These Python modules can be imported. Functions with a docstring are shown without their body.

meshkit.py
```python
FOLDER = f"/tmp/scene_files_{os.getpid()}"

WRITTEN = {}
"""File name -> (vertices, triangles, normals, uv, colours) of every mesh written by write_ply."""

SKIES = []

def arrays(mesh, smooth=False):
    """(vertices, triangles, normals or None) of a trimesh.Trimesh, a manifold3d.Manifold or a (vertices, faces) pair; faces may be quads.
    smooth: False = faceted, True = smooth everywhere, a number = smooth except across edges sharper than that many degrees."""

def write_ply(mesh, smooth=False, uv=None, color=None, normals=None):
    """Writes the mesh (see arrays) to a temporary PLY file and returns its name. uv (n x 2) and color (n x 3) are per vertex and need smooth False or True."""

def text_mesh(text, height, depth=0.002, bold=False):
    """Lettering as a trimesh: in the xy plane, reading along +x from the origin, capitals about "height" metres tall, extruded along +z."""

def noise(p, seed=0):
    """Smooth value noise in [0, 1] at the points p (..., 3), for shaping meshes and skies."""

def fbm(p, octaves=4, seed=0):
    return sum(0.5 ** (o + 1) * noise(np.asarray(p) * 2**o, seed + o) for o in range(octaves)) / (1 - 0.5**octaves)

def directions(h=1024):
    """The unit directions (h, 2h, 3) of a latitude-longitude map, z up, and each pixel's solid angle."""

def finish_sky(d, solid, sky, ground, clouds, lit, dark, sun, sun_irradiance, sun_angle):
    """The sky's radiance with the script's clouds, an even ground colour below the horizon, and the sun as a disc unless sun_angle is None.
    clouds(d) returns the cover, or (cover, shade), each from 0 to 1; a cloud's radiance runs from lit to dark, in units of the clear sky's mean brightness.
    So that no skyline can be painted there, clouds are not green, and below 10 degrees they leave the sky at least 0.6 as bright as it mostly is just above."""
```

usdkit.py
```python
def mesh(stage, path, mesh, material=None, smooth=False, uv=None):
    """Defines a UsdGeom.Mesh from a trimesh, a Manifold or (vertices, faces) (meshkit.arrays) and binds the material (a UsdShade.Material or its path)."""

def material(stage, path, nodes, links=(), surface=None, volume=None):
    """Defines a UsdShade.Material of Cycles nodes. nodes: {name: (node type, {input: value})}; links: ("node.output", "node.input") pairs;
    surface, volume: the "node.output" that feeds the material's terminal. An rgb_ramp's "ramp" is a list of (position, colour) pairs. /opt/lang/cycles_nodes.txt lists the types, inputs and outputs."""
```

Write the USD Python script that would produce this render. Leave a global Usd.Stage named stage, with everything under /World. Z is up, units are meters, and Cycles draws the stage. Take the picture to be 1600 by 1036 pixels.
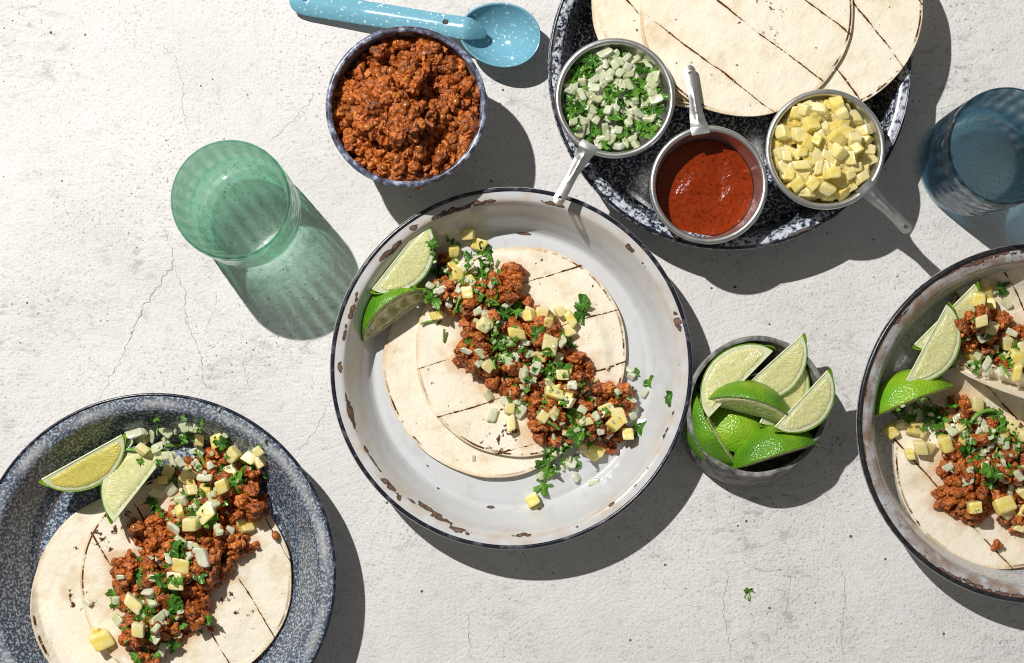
import math, random
import numpy as np, trimesh, manifold3d, usdkit, meshkit
from shapely.geometry import Polygon, Point
import shapely
from pxr import Usd, UsdGeom, UsdLux, UsdShade, Sdf, Gf, Vt

stage = Usd.Stage.CreateInMemory()
UsdGeom.SetStageUpAxis(stage, 'Z'); UsdGeom.SetStageMetersPerUnit(stage, 1.0)
UsdGeom.Xform.Define(stage, '/World'); UsdGeom.Scope.Define(stage, '/World/Looks')
stage.SetDefaultPrim(stage.GetPrimAtPath('/World'))
rnd = random.Random(7); rng = np.random.default_rng(7)

# ---------------------------------------------------------------- camera, lamp, ambient, exposure
S = 0.00046            # metres per photograph pixel on the table top
NX, NY = 750.0, 630.0  # the pixel straight below the camera
HC = 1.3               # camera height
FOC = 50.0
cam = UsdGeom.Camera.Define(stage, '/World/camera')
cam.AddTranslateOp().Set(Gf.Vec3d(0, 0, HC))
ap = FOC * 1600 * S / HC
cam.CreateFocalLengthAttr(FOC); cam.CreateHorizontalApertureAttr(ap); cam.CreateVerticalApertureAttr(ap * 663 / 1024)
cam.CreateHorizontalApertureOffsetAttr(FOC * (800 - NX) * S / HC)
cam.CreateVerticalApertureOffsetAttr(FOC * (NY - 518) * S / HC)
cam.CreateClippingRangeAttr(Gf.Vec2f(0.05, 50)); cam.CreateFStopAttr(0.0)
cam.CreateExposureAttr(0.0)

key = UsdLux.SphereLight.Define(stage, '/World/key_lamp')
LAMP = np.array([-0.909, 1.082, 1.90])
key.CreateRadiusAttr(0.016); key.CreateNormalizeAttr(True); key.CreateIntensityAttr(97.0)
key.CreateColorAttr(Gf.Vec3f(1.0, 0.975, 0.94)); key.AddTranslateOp().Set(Gf.Vec3d(*LAMP))
amb = usdkit.material(stage, '/World/Looks/room_light', {'b': ('background_shader', {'color': (1.0, 0.975, 0.94), 'strength': 0.155})}, surface='b.background')
dome = UsdLux.DomeLight.Define(stage, '/World/room_ambience')
UsdShade.MaterialBindingAPI.Apply(dome.GetPrim()).Bind(amb)

def W(px, py, z=0.0):
    """Where the photograph's pixel lies at height z."""
    k = S * (HC - z) / HC
    return np.array([(px - NX) * k, -(py - NY) * k, z])

# ---------------------------------------------------------------- scene helpers
used = {}
def path_for(name, parent='/World'):
    k = (str(parent), name); n = used.get(k, -1) + 1; used[k] = n
    return f'{parent}/{name}' + (f'_{n:03d}' if n else '')
def tag(prim, label=None, cat=None, group=None, kind=None):
    for k, v in (('label', label), ('category', cat), ('group', group), ('kind', kind)):
        if v: prim.SetCustomDataByKey(k, v)
    return prim
def thing(name, label, cat, loc=(0, 0, 0), rotz=0.0, group=None, kind=None):
    x = UsdGeom.Xform.Define(stage, path_for(name)); x.AddTranslateOp().Set(Gf.Vec3d(*map(float, loc)))
    if rotz: x.AddRotateZOp().Set(math.degrees(rotz))
    return tag(x.GetPrim(), label, cat, group, kind)
def obj(name, mesh, m, parent=None, smooth=True, pv=None, mat4=None):
    p = path_for(name, parent.GetPath() if parent else '/World')
    u = usdkit.mesh(stage, p, mesh, m, smooth)
    for k, a in (pv or {}).items():
        a = np.asarray(a, np.float32)
        t = Sdf.ValueTypeNames.FloatArray if a.ndim == 1 else Sdf.ValueTypeNames.Float3Array
        UsdGeom.PrimvarsAPI(u).CreatePrimvar(k, t, 'vertex').Set(Vt.FloatArray.FromNumpy(a) if a.ndim == 1 else Vt.Vec3fArray.FromNumpy(a))
    if mat4 is not None: u.AddTransformOp().Set(Gf.Matrix4d(np.asarray(mat4, float).T.tolist()))
    return u.GetPrim()
def rot(ax, a): return trimesh.transformations.rotation_matrix(a, ax)
def TR(t): return trimesh.transformations.translation_matrix(t)

# ---------------------------------------------------------------- materials
LK = '/World/Looks/'
def M(name, nodes, links=(), surface='p.BSDF', volume=None):
    return usdkit.material(stage, LK + name, nodes, links, surface=surface, volume=volume)
OBJ = ('texture_coordinate', {})

def mat_concrete():
    n = {'g': ('geometry', {}),
         'n1': ('noise_texture', {'scale': 9, 'detail': 5, 'roughness': 0.62}),
         'n2': ('noise_texture', {'scale': 110, 'detail': 6, 'roughness': 0.72}),
         'n3': ('noise_texture', {'scale': 430, 'detail': 4, 'roughness': 0.65}), 'c3': ('rgb_ramp', {'ramp': [(0.33, (.36, .35, .34)), (0.43, (1, 1, 1))]}), 'm1b': ('mix_color', {'blend_type': 'multiply'}), 'pf': ('noise_texture', {'scale': 11, 'detail': 4, 'roughness': .7}), 'pfr': ('map_range', {'from_min': .42, 'from_max': .62, 'to_min': .18, 'to_max': 1.0, 'clamp': True}), 'c4': ('rgb_ramp', {'ramp': [(0.36, (.62, .61, .60)), (0.46, (1, 1, 1))]}), 'm1c': ('mix_color', {'blend_type': 'multiply'}),
         'c1': ('rgb_ramp', {'ramp': [(0.25, (.62, .605, .59)), (0.5, (.69, .675, .66)), (0.75, (.74, .725, .71))]}),
         'c2': ('rgb_ramp', {'ramp': [(0.3, (.78, .78, .77)), (0.42, (.96, .96, .96)), (0.7, (1, 1, 1))]}),
         'm1': ('mix_color', {'blend_type': 'multiply', 'fac': 1.0}),
         # pin holes
         'v': ('voronoi_texture', {'scale': 120, 'feature': 'f1'}),
         'vs': ('separate_color', {}),
         'vr': ('map_range', {'from_min': .84, 'from_max': 1.0, 'to_min': 0.0, 'to_max': 0.13, 'clamp': True}),
         'vd': ('math', {'math_type': 'less_than'}),
         'v2': ('voronoi_texture', {'scale': 190, 'feature': 'f1', 'randomness': .25}),
         'vs2': ('separate_color', {}),
         'vr2': ('map_range', {'from_min': .5, 'from_max': 1.0, 'to_min': 0.0, 'to_max': 0.14, 'clamp': True}),
         'vd2': ('math', {'math_type': 'less_than'}),
         'vp2': ('math', {'math_type': 'multiply'}),
         'pit': ('math', {'math_type': 'maximum'}),
         'm2': ('mix_color', {'blend_type': 'mix', 'b': (.10, .095, .085)}),
         # patches of pitted, trowelled skin
         'pm': ('noise_texture', {'scale': 6.5, 'detail': 3, 'roughness': 0.55}),
         'pr': ('map_range', {'from_min': .50, 'from_max': .66, 'to_min': .08, 'to_max': 1.0, 'clamp': True}),
         'mp': ('mapping', {'scale': (60, 110, 60), 'rotation': (0, 0, 0.08)}),
         'st': ('noise_texture', {'scale': 1.0, 'detail': 6, 'roughness': 0.72, 'distortion': 0.6}),
         'h0': ('math', {'math_type': 'multiply'}),
         'h1': ('math', {'math_type': 'multiply_add', 'value2': 0.42}),
         'hp': ('math', {'math_type': 'multiply_add', 'value2': -0.7}),
         'h2': ('math', {'math_type': 'multiply_add', 'value2': 0.55}),
         'b': ('bump', {'strength': 1.0, 'distance': 0.0019}),
         'p': ('principled_bsdf', {'roughness': 0.85, 'specular_ior_level': 0.25})}
    l = [(f'g.position', f'{k}.vector') for k in ('n1', 'n2', 'n3', 'v', 'v2', 'pm', 'mp')]
    l += [('mp.vector', 'st.vector'), ('n1.fac', 'c1.fac'), ('n2.fac', 'c2.fac'), ('c1.color', 'm1.a'), ('c2.color', 'm1.b'),
          ('v.color', 'vs.color'), ('vs.r', 'vr.value'), ('v.distance', 'vd.value1'), ('vr.result', 'vd.value2'),
          ('v2.color', 'vs2.color'), ('vs2.g', 'vr2.value'), ('v2.distance', 'vd2.value1'), ('vr2.result', 'vd2.value2'),
          ('pm.fac', 'pr.value'), ('vd2.value', 'vp2.value1'), ('pr.result', 'vp2.value2'),
          ('vd.value', 'pit.value1'), ('vp2.value', 'pit.value2'), ('pit.value', 'm2.fac'), ('m1.result', 'm1b.a'), ('g.position', 'pf.vector'), ('pf.fac', 'pfr.value'), ('pfr.result', 'm1b.fac'), ('n3.fac', 'c3.fac'), ('c3.color', 'm1b.b'), ('m1b.result', 'm1c.a'), ('st.fac', 'c4.fac'), ('c4.color', 'm1c.b'), ('pr.result', 'm1c.fac'), ('m1c.result', 'm2.a'), ('m2.result', 'p.base_color'),
          ('st.fac', 'h0.value1'), ('pr.result', 'h0.value2'),
          ('n3.fac', 'h1.value1'), ('h0.value', 'h1.value3'), ('pit.value', 'hp.value1'), ('h1.value', 'hp.value3'), ('n2.fac', 'h2.value1'), ('hp.value', 'h2.value3'),
          ('h2.value', 'b.height'), ('b.normal', 'p.normal')]
    return M('concrete', n, l)

def mat_enamel(name, base, dark, chip=(.095, .053, .032), speck=None, speck2=None, rough=.22, thr=(.5, .5), sscale=500, stain=(.55, .47, .38), stain_amt=.5):
    """Enamel with speckle from two noises; the primvars chip (broken glaze) and wear (brown rubbed glaze) tell where it is damaged."""
    n = {'t': OBJ, 'n1': ('noise_texture', {'scale': sscale, 'detail': 3, 'roughness': .65, 'distortion': .3}), 'n2': ('noise_texture', {'scale': sscale * .42, 'detail': 3, 'roughness': .6}),
         'r1': ('rgb_ramp', {'ramp': [(thr[0] - .05, speck or base), (thr[0] + .05, base)]}),
         'r2': ('rgb_ramp', {'ramp': [(thr[1] - .04, (0, 0, 0)), (thr[1] + .04, (1, 1, 1))]}),
         'm1': ('mix_color', {'b': speck2 or base}),
         'w': ('attribute', {'attribute': 'wear'}), 'wm': ('math', {'math_type': 'multiply', 'value2': stain_amt}), 'm2': ('mix_color', {'b': stain}),
         'c': ('attribute', {'attribute': 'chip'}),
         'cr': ('rgb_ramp', {'ramp': [(0, dark), (.46, dark), (.60, chip), (.8, tuple(1.2 * x for x in chip)), (1, tuple(1.9 * x for x in chip))]}),
         'cn': ('noise_texture', {'scale': 900, 'detail': 3}), 'ca': ('math', {'math_type': 'multiply_add', 'value2': .8}), 'cs': ('math', {'math_type': 'subtract', 'value2': .25}),
         'ci': ('map_range', {'from_min': .12, 'from_max': .25, 'clamp': True}), 'm3': ('mix_color', {}),
         'rr': ('map_range', {'from_min': 0., 'from_max': 1., 'to_min': rough, 'to_max': .75, 'clamp': True}),
         'bn': ('noise_texture', {'scale': 60, 'detail': 2}), 'hh': ('math', {'math_type': 'multiply_add', 'value2': -1.2}), 'b': ('bump', {'strength': .35, 'distance': .0007}),
         'p': ('principled_bsdf', {'specular_ior_level': .5})}
    l = [('t.object', k + '.vector') for k in ('n1', 'n2', 'cn', 'bn')]
    l += [('n1.fac', 'r1.fac'), ('n2.fac', 'r2.fac'), ('r1.color', 'm1.a'), ('r2.color', 'm1.fac'), ('w.fac', 'wm.value1'), ('wm.value', 'm2.fac'), ('m1.result', 'm2.a'),
          ('cn.fac', 'cs.value1'), ('cs.value', 'ca.value1'), ('c.fac', 'ca.value3'), ('ca.value', 'cr.fac'), ('c.fac', 'ci.value'), ('ci.result', 'm3.fac'), ('m2.result', 'm3.a'), ('cr.color', 'm3.b'),
          ('m3.result', 'p.base_color'), ('ci.result', 'rr.value'), ('rr.result', 'p.roughness'), ('ci.result', 'hh.value1'), ('bn.fac', 'hh.value3'), ('hh.value', 'b.height'), ('b.normal', 'p.normal')]
    return M(name, n, l)

def mat_noise(name, c0, c1, scale, rough=.5, lo=.35, hi=.65, bump=.3, bdist=.0005, bscale=None, mid=None, pos=False, detail=4, **kw):
    stops = [(lo, c0), (hi, c1)] if mid is None else [(lo, c0), ((lo + hi) / 2, mid), (hi, c1)]
    n = {'t': ('geometry', {}) if pos else OBJ, 'n': ('noise_texture', {'scale': scale, 'detail': detail, 'roughness': .6}), 'r': ('rgb_ramp', {'ramp': stops}),
         'n2': ('noise_texture', {'scale': bscale or scale * 3, 'detail': 3}), 'b': ('bump', {'strength': bump, 'distance': bdist}),
         'p': ('principled_bsdf', {'roughness': rough, **kw})}
    o = 't.position' if pos else 't.object'
    return M(name, n, [(o, 'n.vector'), (o, 'n2.vector'), ('n.fac', 'r.fac'), ('r.color', 'p.base_color'), ('n2.fac', 'b.height'), ('b.normal', 'p.normal')])

def mat_tortilla():
    n = {'a': ('attribute', {'attribute': 'rest'}), 'e': ('attribute', {'attribute': 'edge'}), 's': ('separate_xyz', {}),
         'n1': ('noise_texture', {'scale': 38, 'detail': 5, 'roughness': .6}), 'c1': ('rgb_ramp', {'ramp': [(.3, (.70, .55, .37)), (.45, (.83, .73, .56)), (.75, (.87, .80, .66))]}),
         # griddle lines every 36 mm, broken and wavering
         'nw': ('noise_texture', {'scale': 30, 'detail': 3}), 'ws': ('math', {'math_type': 'multiply_add', 'value2': .004, 'value3': -.002}),
         'x': ('math', {'math_type': 'add'}), 'xs': ('math', {'math_type': 'multiply', 'value2': 1 / .0372}), 'pp': ('math', {'math_type': 'pingpong', 'value2': .5}),
         'nb': ('noise_texture', {'scale': 42, 'detail': 5, 'roughness': .75}), 'wr': ('map_range', {'from_min': .33, 'from_max': .58, 'to_min': -.003, 'to_max': .023, 'clamp': True}),
         'ln': ('math', {'math_type': 'less_than'}), 'gk': ('attribute', {'attribute': 'griddled'}), 'wg': ('math', {'math_type': 'multiply_add', 'value3': -.004}), 'hg': ('math', {'math_type': 'multiply'}),
         'nf': ('noise_texture', {'scale': 330, 'detail': 2}), 'lf': ('math', {'math_type': 'greater_than', 'value2': .36}), 'l2': ('math', {'math_type': 'multiply'}),
         'halo': ('map_range', {'from_min': .0, 'from_max': .07, 'to_min': .5, 'to_max': 0., 'clamp': True}), 'hb': ('map_range', {'from_min': .40, 'from_max': .6, 'clamp': True}), 'hm': ('math', {'math_type': 'multiply'}),
         'mh': ('mix_color', {'b': (.66, .40, .16)}),
         # scattered scorch spots
         'nz': ('noise_texture', {'scale': 21, 'detail': 1}), 'ns': ('noise_texture', {'scale': 170, 'detail': 3, 'roughness': .6}), 'nzr': ('map_range', {'from_min': .60, 'from_max': .74, 'to_min': 0, 'to_max': .13, 'clamp': True}),
         'sp': ('math', {'math_type': 'add'}), 'spr': ('map_range', {'from_min': .67, 'from_max': .73, 'clamp': True}),
         # browned rim
         'er': ('map_range', {'from_min': .955, 'from_max': .995, 'clamp': True}), 'ne': ('noise_texture', {'scale': 55, 'detail': 4, 'roughness': .7}), 'en': ('map_range', {'from_min': .38, 'from_max': .55, 'clamp': True}),
         'em': ('math', {'math_type': 'multiply'}), 'eh': ('math', {'math_type': 'multiply', 'value2': .55}), 'm0': ('mix_color', {'b': (.58, .34, .14)}),
         'ek': ('math', {'math_type': 'greater_than', 'value2': .968}), 'ek2': ('math', {'math_type': 'less_than', 'value2': .985}), 'en2': ('map_range', {'from_min': .46, 'from_max': .52, 'clamp': True}), 'ed': ('math', {'math_type': 'multiply'}), 'ed2': ('math', {'math_type': 'multiply'}), 'nl': ('noise_texture', {'scale': 13, 'detail': 1}), 'nlr': ('map_range', {'from_min': .46, 'from_max': .56, 'clamp': True}), 'ed3': ('math', {'math_type': 'multiply'}),
         'k1': ('math', {'math_type': 'maximum'}), 'k2': ('math', {'math_type': 'maximum'}), 'm3': ('mix_color', {'b': (.075, .028, .012)}), 'oa': ('attribute', {'attribute': 'oil'}), 'om': ('math', {'math_type': 'multiply', 'value2': .5}), 'mo': ('mix_color', {'b': (.58, .27, .07)}),
         'nb2': ('noise_texture', {'scale': 95, 'detail': 5, 'roughness': .62}), 'b': ('bump', {'strength': .8, 'distance': .0018}),
         'p': ('principled_bsdf', {'roughness': .75, 'specular_ior_level': .25, 'subsurface_weight': .15, 'subsurface_scale': .002, 'subsurface_radius': (1, .6, .3)})}
    l = [('a.vector', k + '.vector') for k in ('s', 'n1', 'nw', 'nb', 'nf', 'nz', 'ns', 'ne', 'nb2')]
    l += [('n1.fac', 'c1.fac'), ('nw.fac', 'ws.value1'), ('s.x', 'x.value1'), ('ws.value', 'x.value2'), ('x.value', 'xs.value1'), ('xs.value', 'pp.value1'),
          ('nb.fac', 'wr.value'), ('pp.value', 'ln.value1'), ('wr.result', 'wg.value1'), ('gk.fac', 'wg.value2'), ('wg.value', 'ln.value2'), ('nf.fac', 'lf.value1'), ('ln.value', 'l2.value1'), ('lf.value', 'l2.value2'),
          ('pp.value', 'halo.value'), ('nb.fac', 'hb.value'), ('halo.result', 'hm.value1'), ('hb.result', 'hm.value2'), ('hm.value', 'hg.value1'), ('gk.fac', 'hg.value2'), ('hg.value', 'mh.fac'),
          ('nz.fac', 'nzr.value'), ('ns.fac', 'sp.value1'), ('nzr.result', 'sp.value2'), ('sp.value', 'spr.value'),
          ('e.fac', 'er.value'), ('ne.fac', 'en.value'), ('er.result', 'em.value1'), ('en.result', 'em.value2'), ('em.value', 'eh.value1'), ('c1.color', 'm0.a'), ('eh.value', 'm0.fac'),
          ('e.fac', 'ek.value1'), ('e.fac', 'ek2.value1'), ('ek.value', 'ed.value1'), ('ek2.value', 'ed.value2'), ('ne.fac', 'en2.value'), ('ed.value', 'ed2.value1'), ('en2.result', 'ed2.value2'),
          ('m0.result', 'mo.a'), ('oa.fac', 'om.value1'), ('om.value', 'mo.fac'), ('mo.result', 'mh.a'), ('l2.value', 'k1.value1'), ('spr.result', 'k1.value2'), ('k1.value', 'k2.value1'), ('ed2.value', 'ed3.value1'), ('a.vector', 'nl.vector'), ('nl.fac', 'nlr.value'), ('nlr.result', 'ed3.value2'), ('ed3.value', 'k2.value2'), ('k2.value', 'm3.fac'), ('mh.result', 'm3.a'),
          ('m3.result', 'p.base_color'), ('nb2.fac', 'b.height'), ('b.normal', 'p.normal')]
    return M('tortilla', n, l)

def mat_glass(name, col, dens, wall, n_flute=24):
    """Coloured ribbed glass: walls that partly refract and partly let light straight through (the flutes bend it more or less), a clear flat base, and a body that absorbs light."""
    n = {'t': OBJ, 's': ('separate_xyz', {}), 'at': ('math', {'math_type': 'arctan2'}), 'k': ('math', {'math_type': 'multiply', 'value2': float(n_flute)}), 'si': ('math', {'math_type': 'sine'}),
         'fm': ('math', {'math_type': 'multiply_add', 'value2': .22, 'value3': .60}), 'zb': ('map_range', {'from_min': .010, 'from_max': .016, 'clamp': True}), 'f0': ('math', {'math_type': 'multiply'}), 'zw': ('map_range', {'from_min': .036, 'from_max': .056, 'to_min': .30, 'to_max': 1.0, 'clamp': True}), 'f': ('math', {'math_type': 'multiply'}),
         'lw': ('layer_weight', {'blend': .5}), 'pw': ('math', {'math_type': 'power', 'value2': 4.0}), 'fr': ('math', {'math_type': 'multiply_add', 'value2': .55, 'value3': .035}),
         'tc': ('mix_color', {'a': (.985, 1, .99), 'b': wall}), 'rk': ('math', {'math_type': 'multiply', 'value2': 2 * math.pi / .0030}), 'rs': ('math', {'math_type': 'sine'}), 'bp': ('bump', {'strength': .5, 'distance': .0006}),
         'tr': ('transparent_bsdf', {}), 'gs': ('glossy_bsdf', {'color': (1, 1, 1), 'roughness': .03}), 'm1': ('mix_closure', {}), 'gl': ('glass_bsdf', {'color': (1, 1, 1), 'roughness': 0.0, 'IOR': 1.5}), 'x': ('mix_closure', {}),
         'v': ('absorption_volume', {'color': col, 'density': dens})}
    return M(name, n, [('s.z', 'rk.value1'), ('rk.value', 'rs.value1'), ('rs.value', 'bp.height'), ('bp.normal', 'gs.normal'), ('bp.normal', 'gl.normal'), ('t.object', 's.vector'), ('s.y', 'at.value1'), ('s.x', 'at.value2'), ('at.value', 'k.value1'), ('k.value', 'si.value1'), ('si.value', 'fm.value1'), ('s.z', 'zb.value'), ('fm.value', 'f0.value1'), ('zb.result', 'f0.value2'), ('f0.value', 'f.value1'), ('s.z', 'zw.value'), ('zw.result', 'f.value2'),
        ('lw.facing', 'pw.value1'), ('pw.value', 'fr.value1'), ('zb.result', 'tc.fac'), ('tc.result', 'tr.color'), ('fr.value', 'm1.fac'), ('tr.BSDF', 'm1.closure1'), ('gs.BSDF', 'm1.closure2'), ('f.value', 'x.fac'), ('m1.closure', 'x.closure1'), ('gl.BSDF', 'x.closure2')], surface='x.closure', volume='v.volume')

m_conc = mat_concrete()
m_tort = mat_tortilla()
m_white = mat_enamel('white_enamel', (.545, .56, .575), (.022, .02, .022), speck=(.50, .51, .525), thr=(.42, .5), sscale=60, stain=(.47, .38, .29), stain_amt=.62, rough=.16)
m_grey = mat_enamel('grey_enamel', (.45, .47, .485), (.016, .015, .017), speck=(.06, .05, .05), thr=(.40, .5), speck2=(.50, .525, .55), sscale=700, chip=(.10, .05, .035), stain=(.24, .155, .11), stain_amt=.85)
m_blue = mat_enamel('blue_speckled_enamel', (.070, .094, .135), (.012, .012, .018), speck=(.015, .019, .032), speck2=(.33, .385, .455), thr=(.46, .54), sscale=1250, chip=(.07, .045, .035), stain=(.46, .45, .44), stain_amt=.8)
m_navy = mat_enamel('navy_speckled_enamel', (.014, .018, .034), (.008, .008, .01), speck=(.02, .026, .05), speck2=(.50, .54, .60), thr=(.47, .55), sscale=1100, chip=(.09, .06, .045), stain=(.58, .62, .68), stain_amt=.85)
m_bowl = mat_enamel('worn_bowl_enamel', (.30, .25, .23), (.015, .014, .016), speck=(.13, .10, .09), thr=(.42, .5), sscale=200, chip=(.05, .035, .03), stain=(.12, .18, .42), stain_amt=1.0)
m_rimdark = mat_noise('dark_rim_enamel', (.010, .012, .024), (.17, .165, .18), 130, rough=.25, lo=.50, hi=.78, pos=True)
m_rimblack = mat_noise('black_rim_enamel', (.008, .008, .010), (.03, .03, .034), 300, rough=.25, pos=True)
m_rimwhite = mat_noise('rubbed_rim', (.03, .03, .045), (.30, .31, .34), 420, rough=.35, lo=.5, hi=.75, pos=True)
m_alu = mat_noise('aluminium', (.50, .50, .49), (.68, .68, .67), 60, rough=.34, metallic=.92, bump=.25, bdist=.0004, bscale=260)
m_stone = mat_noise('grey_stoneware', (.05, .048, .044), (.26, .255, .24), 140, rough=.6, bump=.6, bdist=.001, bscale=200)

# ---------------------------------------------------------------- height map of everything lying on the table
G = 0.001; GX0, GY0 = -.42, -.30; GN, GM = 960, 700
HM = np.zeros((GM, GN), np.float32)
_gx, _gy = np.meshgrid(GX0 + G * np.arange(GN), GY0 + G * np.arange(GM))
def cells(x, y, r):
    i0, i1 = max(int((x - r - GX0) / G), 0), min(int((x + r - GX0) / G) + 2, GN); j0, j1 = max(int((y - r - GY0) / G), 0), min(int((y + r - GY0) / G) + 2, GM)
    d = (_gx[j0:j1, i0:i1] - x) ** 2 + (_gy[j0:j1, i0:i1] - y) ** 2
    return slice(j0, j1), slice(i0, i1), d
def height(x, y, r=.003, q=60):
    a, b, d = cells(x, y, r); h = HM[a, b][d <= r * r]
    return float(np.percentile(h, q)) if len(h) else 0.0
def raise_disc(x, y, r, z, dome=0.0):
    a, b, d = cells(x, y, r); m = d <= r * r
    HM[a, b][m] = np.maximum(HM[a, b][m], z - dome * d[m] / (r * r))
def splat(v):
    i = np.round((v[:, 0] - GX0) / G).astype(int); j = np.round((v[:, 1] - GY0) / G).astype(int)
    for di in (-1, 0, 1):
        for dj in (-1, 0, 1):
            ii, jj = i + di, j + dj; ok = (ii >= 0) & (ii < GN) & (jj >= 0) & (jj < GM)
            np.maximum.at(HM, (jj[ok], ii[ok]), v[ok, 2])
def on(px, py, r=.003, q=60):
    """World point where the photograph's pixel meets the height map."""
    z = 0.03
    for _ in range(4):
        p = W(px, py, z); z = .5 * z + .5 * height(p[0], p[1], r, q)
    p = W(px, py, z); return np.array([p[0], p[1], height(p[0], p[1], r, q)])

# ---------------------------------------------------------------- lathe
def resample(prof, step):
    p = np.asarray(prof, float); out = [p[0]]
    for a, b in zip(p[:-1], p[1:]):
        n = max(1, int(np.ceil(np.linalg.norm(b - a) / step)))
        out += [a + (b - a) * k / n for k in range(1, n + 1)]
    return np.array(out)
def smooth_profile(p, it=2, closed=False):
    p = np.array(p)
    for _ in range(it):
        q = p.copy(); q[1:-1] = .25 * p[:-2] + .5 * p[1:-1] + .25 * p[2:]; p = q
    return p
def lathe(prof, n=240, warp=None):
    """Surface of revolution of an (r, z) profile; returns (vertices, faces), angle and profile index of every vertex."""
    p = np.asarray(prof); th = np.linspace(0, 2 * np.pi, n, endpoint=False); T, R = np.meshgrid(th, p[:, 0]); Z = np.repeat(p[:, 1][:, None], n, 1)
    if warp: R, Z = warp(T, R, Z)
    v = np.stack([R * np.cos(T), R * np.sin(T), Z], -1).reshape(-1, 3)
    m = len(p); i, j = np.meshgrid(np.arange(m - 1), np.arange(n), indexing='ij'); k = (j + 1) % n
    f = np.stack([i * n + j, i * n + k, (i + 1) * n + k, (i + 1) * n + j], -1).reshape(-1, 4)[:, ::-1]
    t1, t2 = v[f[:, [0, 1, 2]]], v[f[:, [0, 2, 3]]]
    if sum(np.einsum('ij,ij->', t[:, 0], np.cross(t[:, 1], t[:, 2])) for t in (t1, t2)) < 0: f = f[:, ::-1]
    return (v, f), T.ravel(), np.repeat(np.arange(m), n)
def tube_ring(R, z, r, n=300, k=10):
    a = np.linspace(0, 2 * np.pi, k + 1)
    return lathe(np.stack([R + r * np.cos(a), z + r * np.sin(a)], 1)[::-1], n)[0]

# ---------------------------------------------------------------- the setting
slab = trimesh.creation.box([2.4, 2.0, .04]); slab.apply_translation([.1, 0, -.02])
tag((table := obj('table_top', slab, m_conc, smooth=False)), 'rough off white concrete table top under all the dishes', kind='structure')
m_crack = mat_noise('crack_dirt', (.16, .15, .14), (.46, .44, .42), 400, rough=.9, pos=True)
def crack(pts, w0=.00032, seed=0):
    r = random.Random(seed); P = [W(*p)[:2] for p in pts]; out = []
    for a, b in zip(P[:-1], P[1:]):
        n = max(2, int(np.linalg.norm(b - a) / .0022)); d = (b - a) / np.linalg.norm(b - a); q = np.array([-d[1], d[0]])
        out += [a + (b - a) * k / n + q * r.gauss(0, .0007) for k in range(n)]
    out = np.array(out + [P[-1]]); t = np.gradient(out, axis=0); t /= np.linalg.norm(t, axis=1, keepdims=True) + 1e-12; q = np.stack([-t[:, 1], t[:, 0]], 1)
    w = .8 * w0 * (.35 + 1.0 * np.array([r.random() for _ in out]))[:, None] * np.minimum(1, np.linspace(0, 6, len(out)))[:, None] * np.minimum(1, np.linspace(4, 0.2, len(out)))[:, None]
    n = len(out); v = np.vstack([np.c_[out + q * w, np.full(n, .00012)], np.c_[out - q * w, np.full(n, .00012)]]); i = np.arange(n - 1)
    obj('hairline_crack', (v, np.stack([i, i + n, i + n + 1, i + 1], 1)), m_crack, table, smooth=False)
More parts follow.
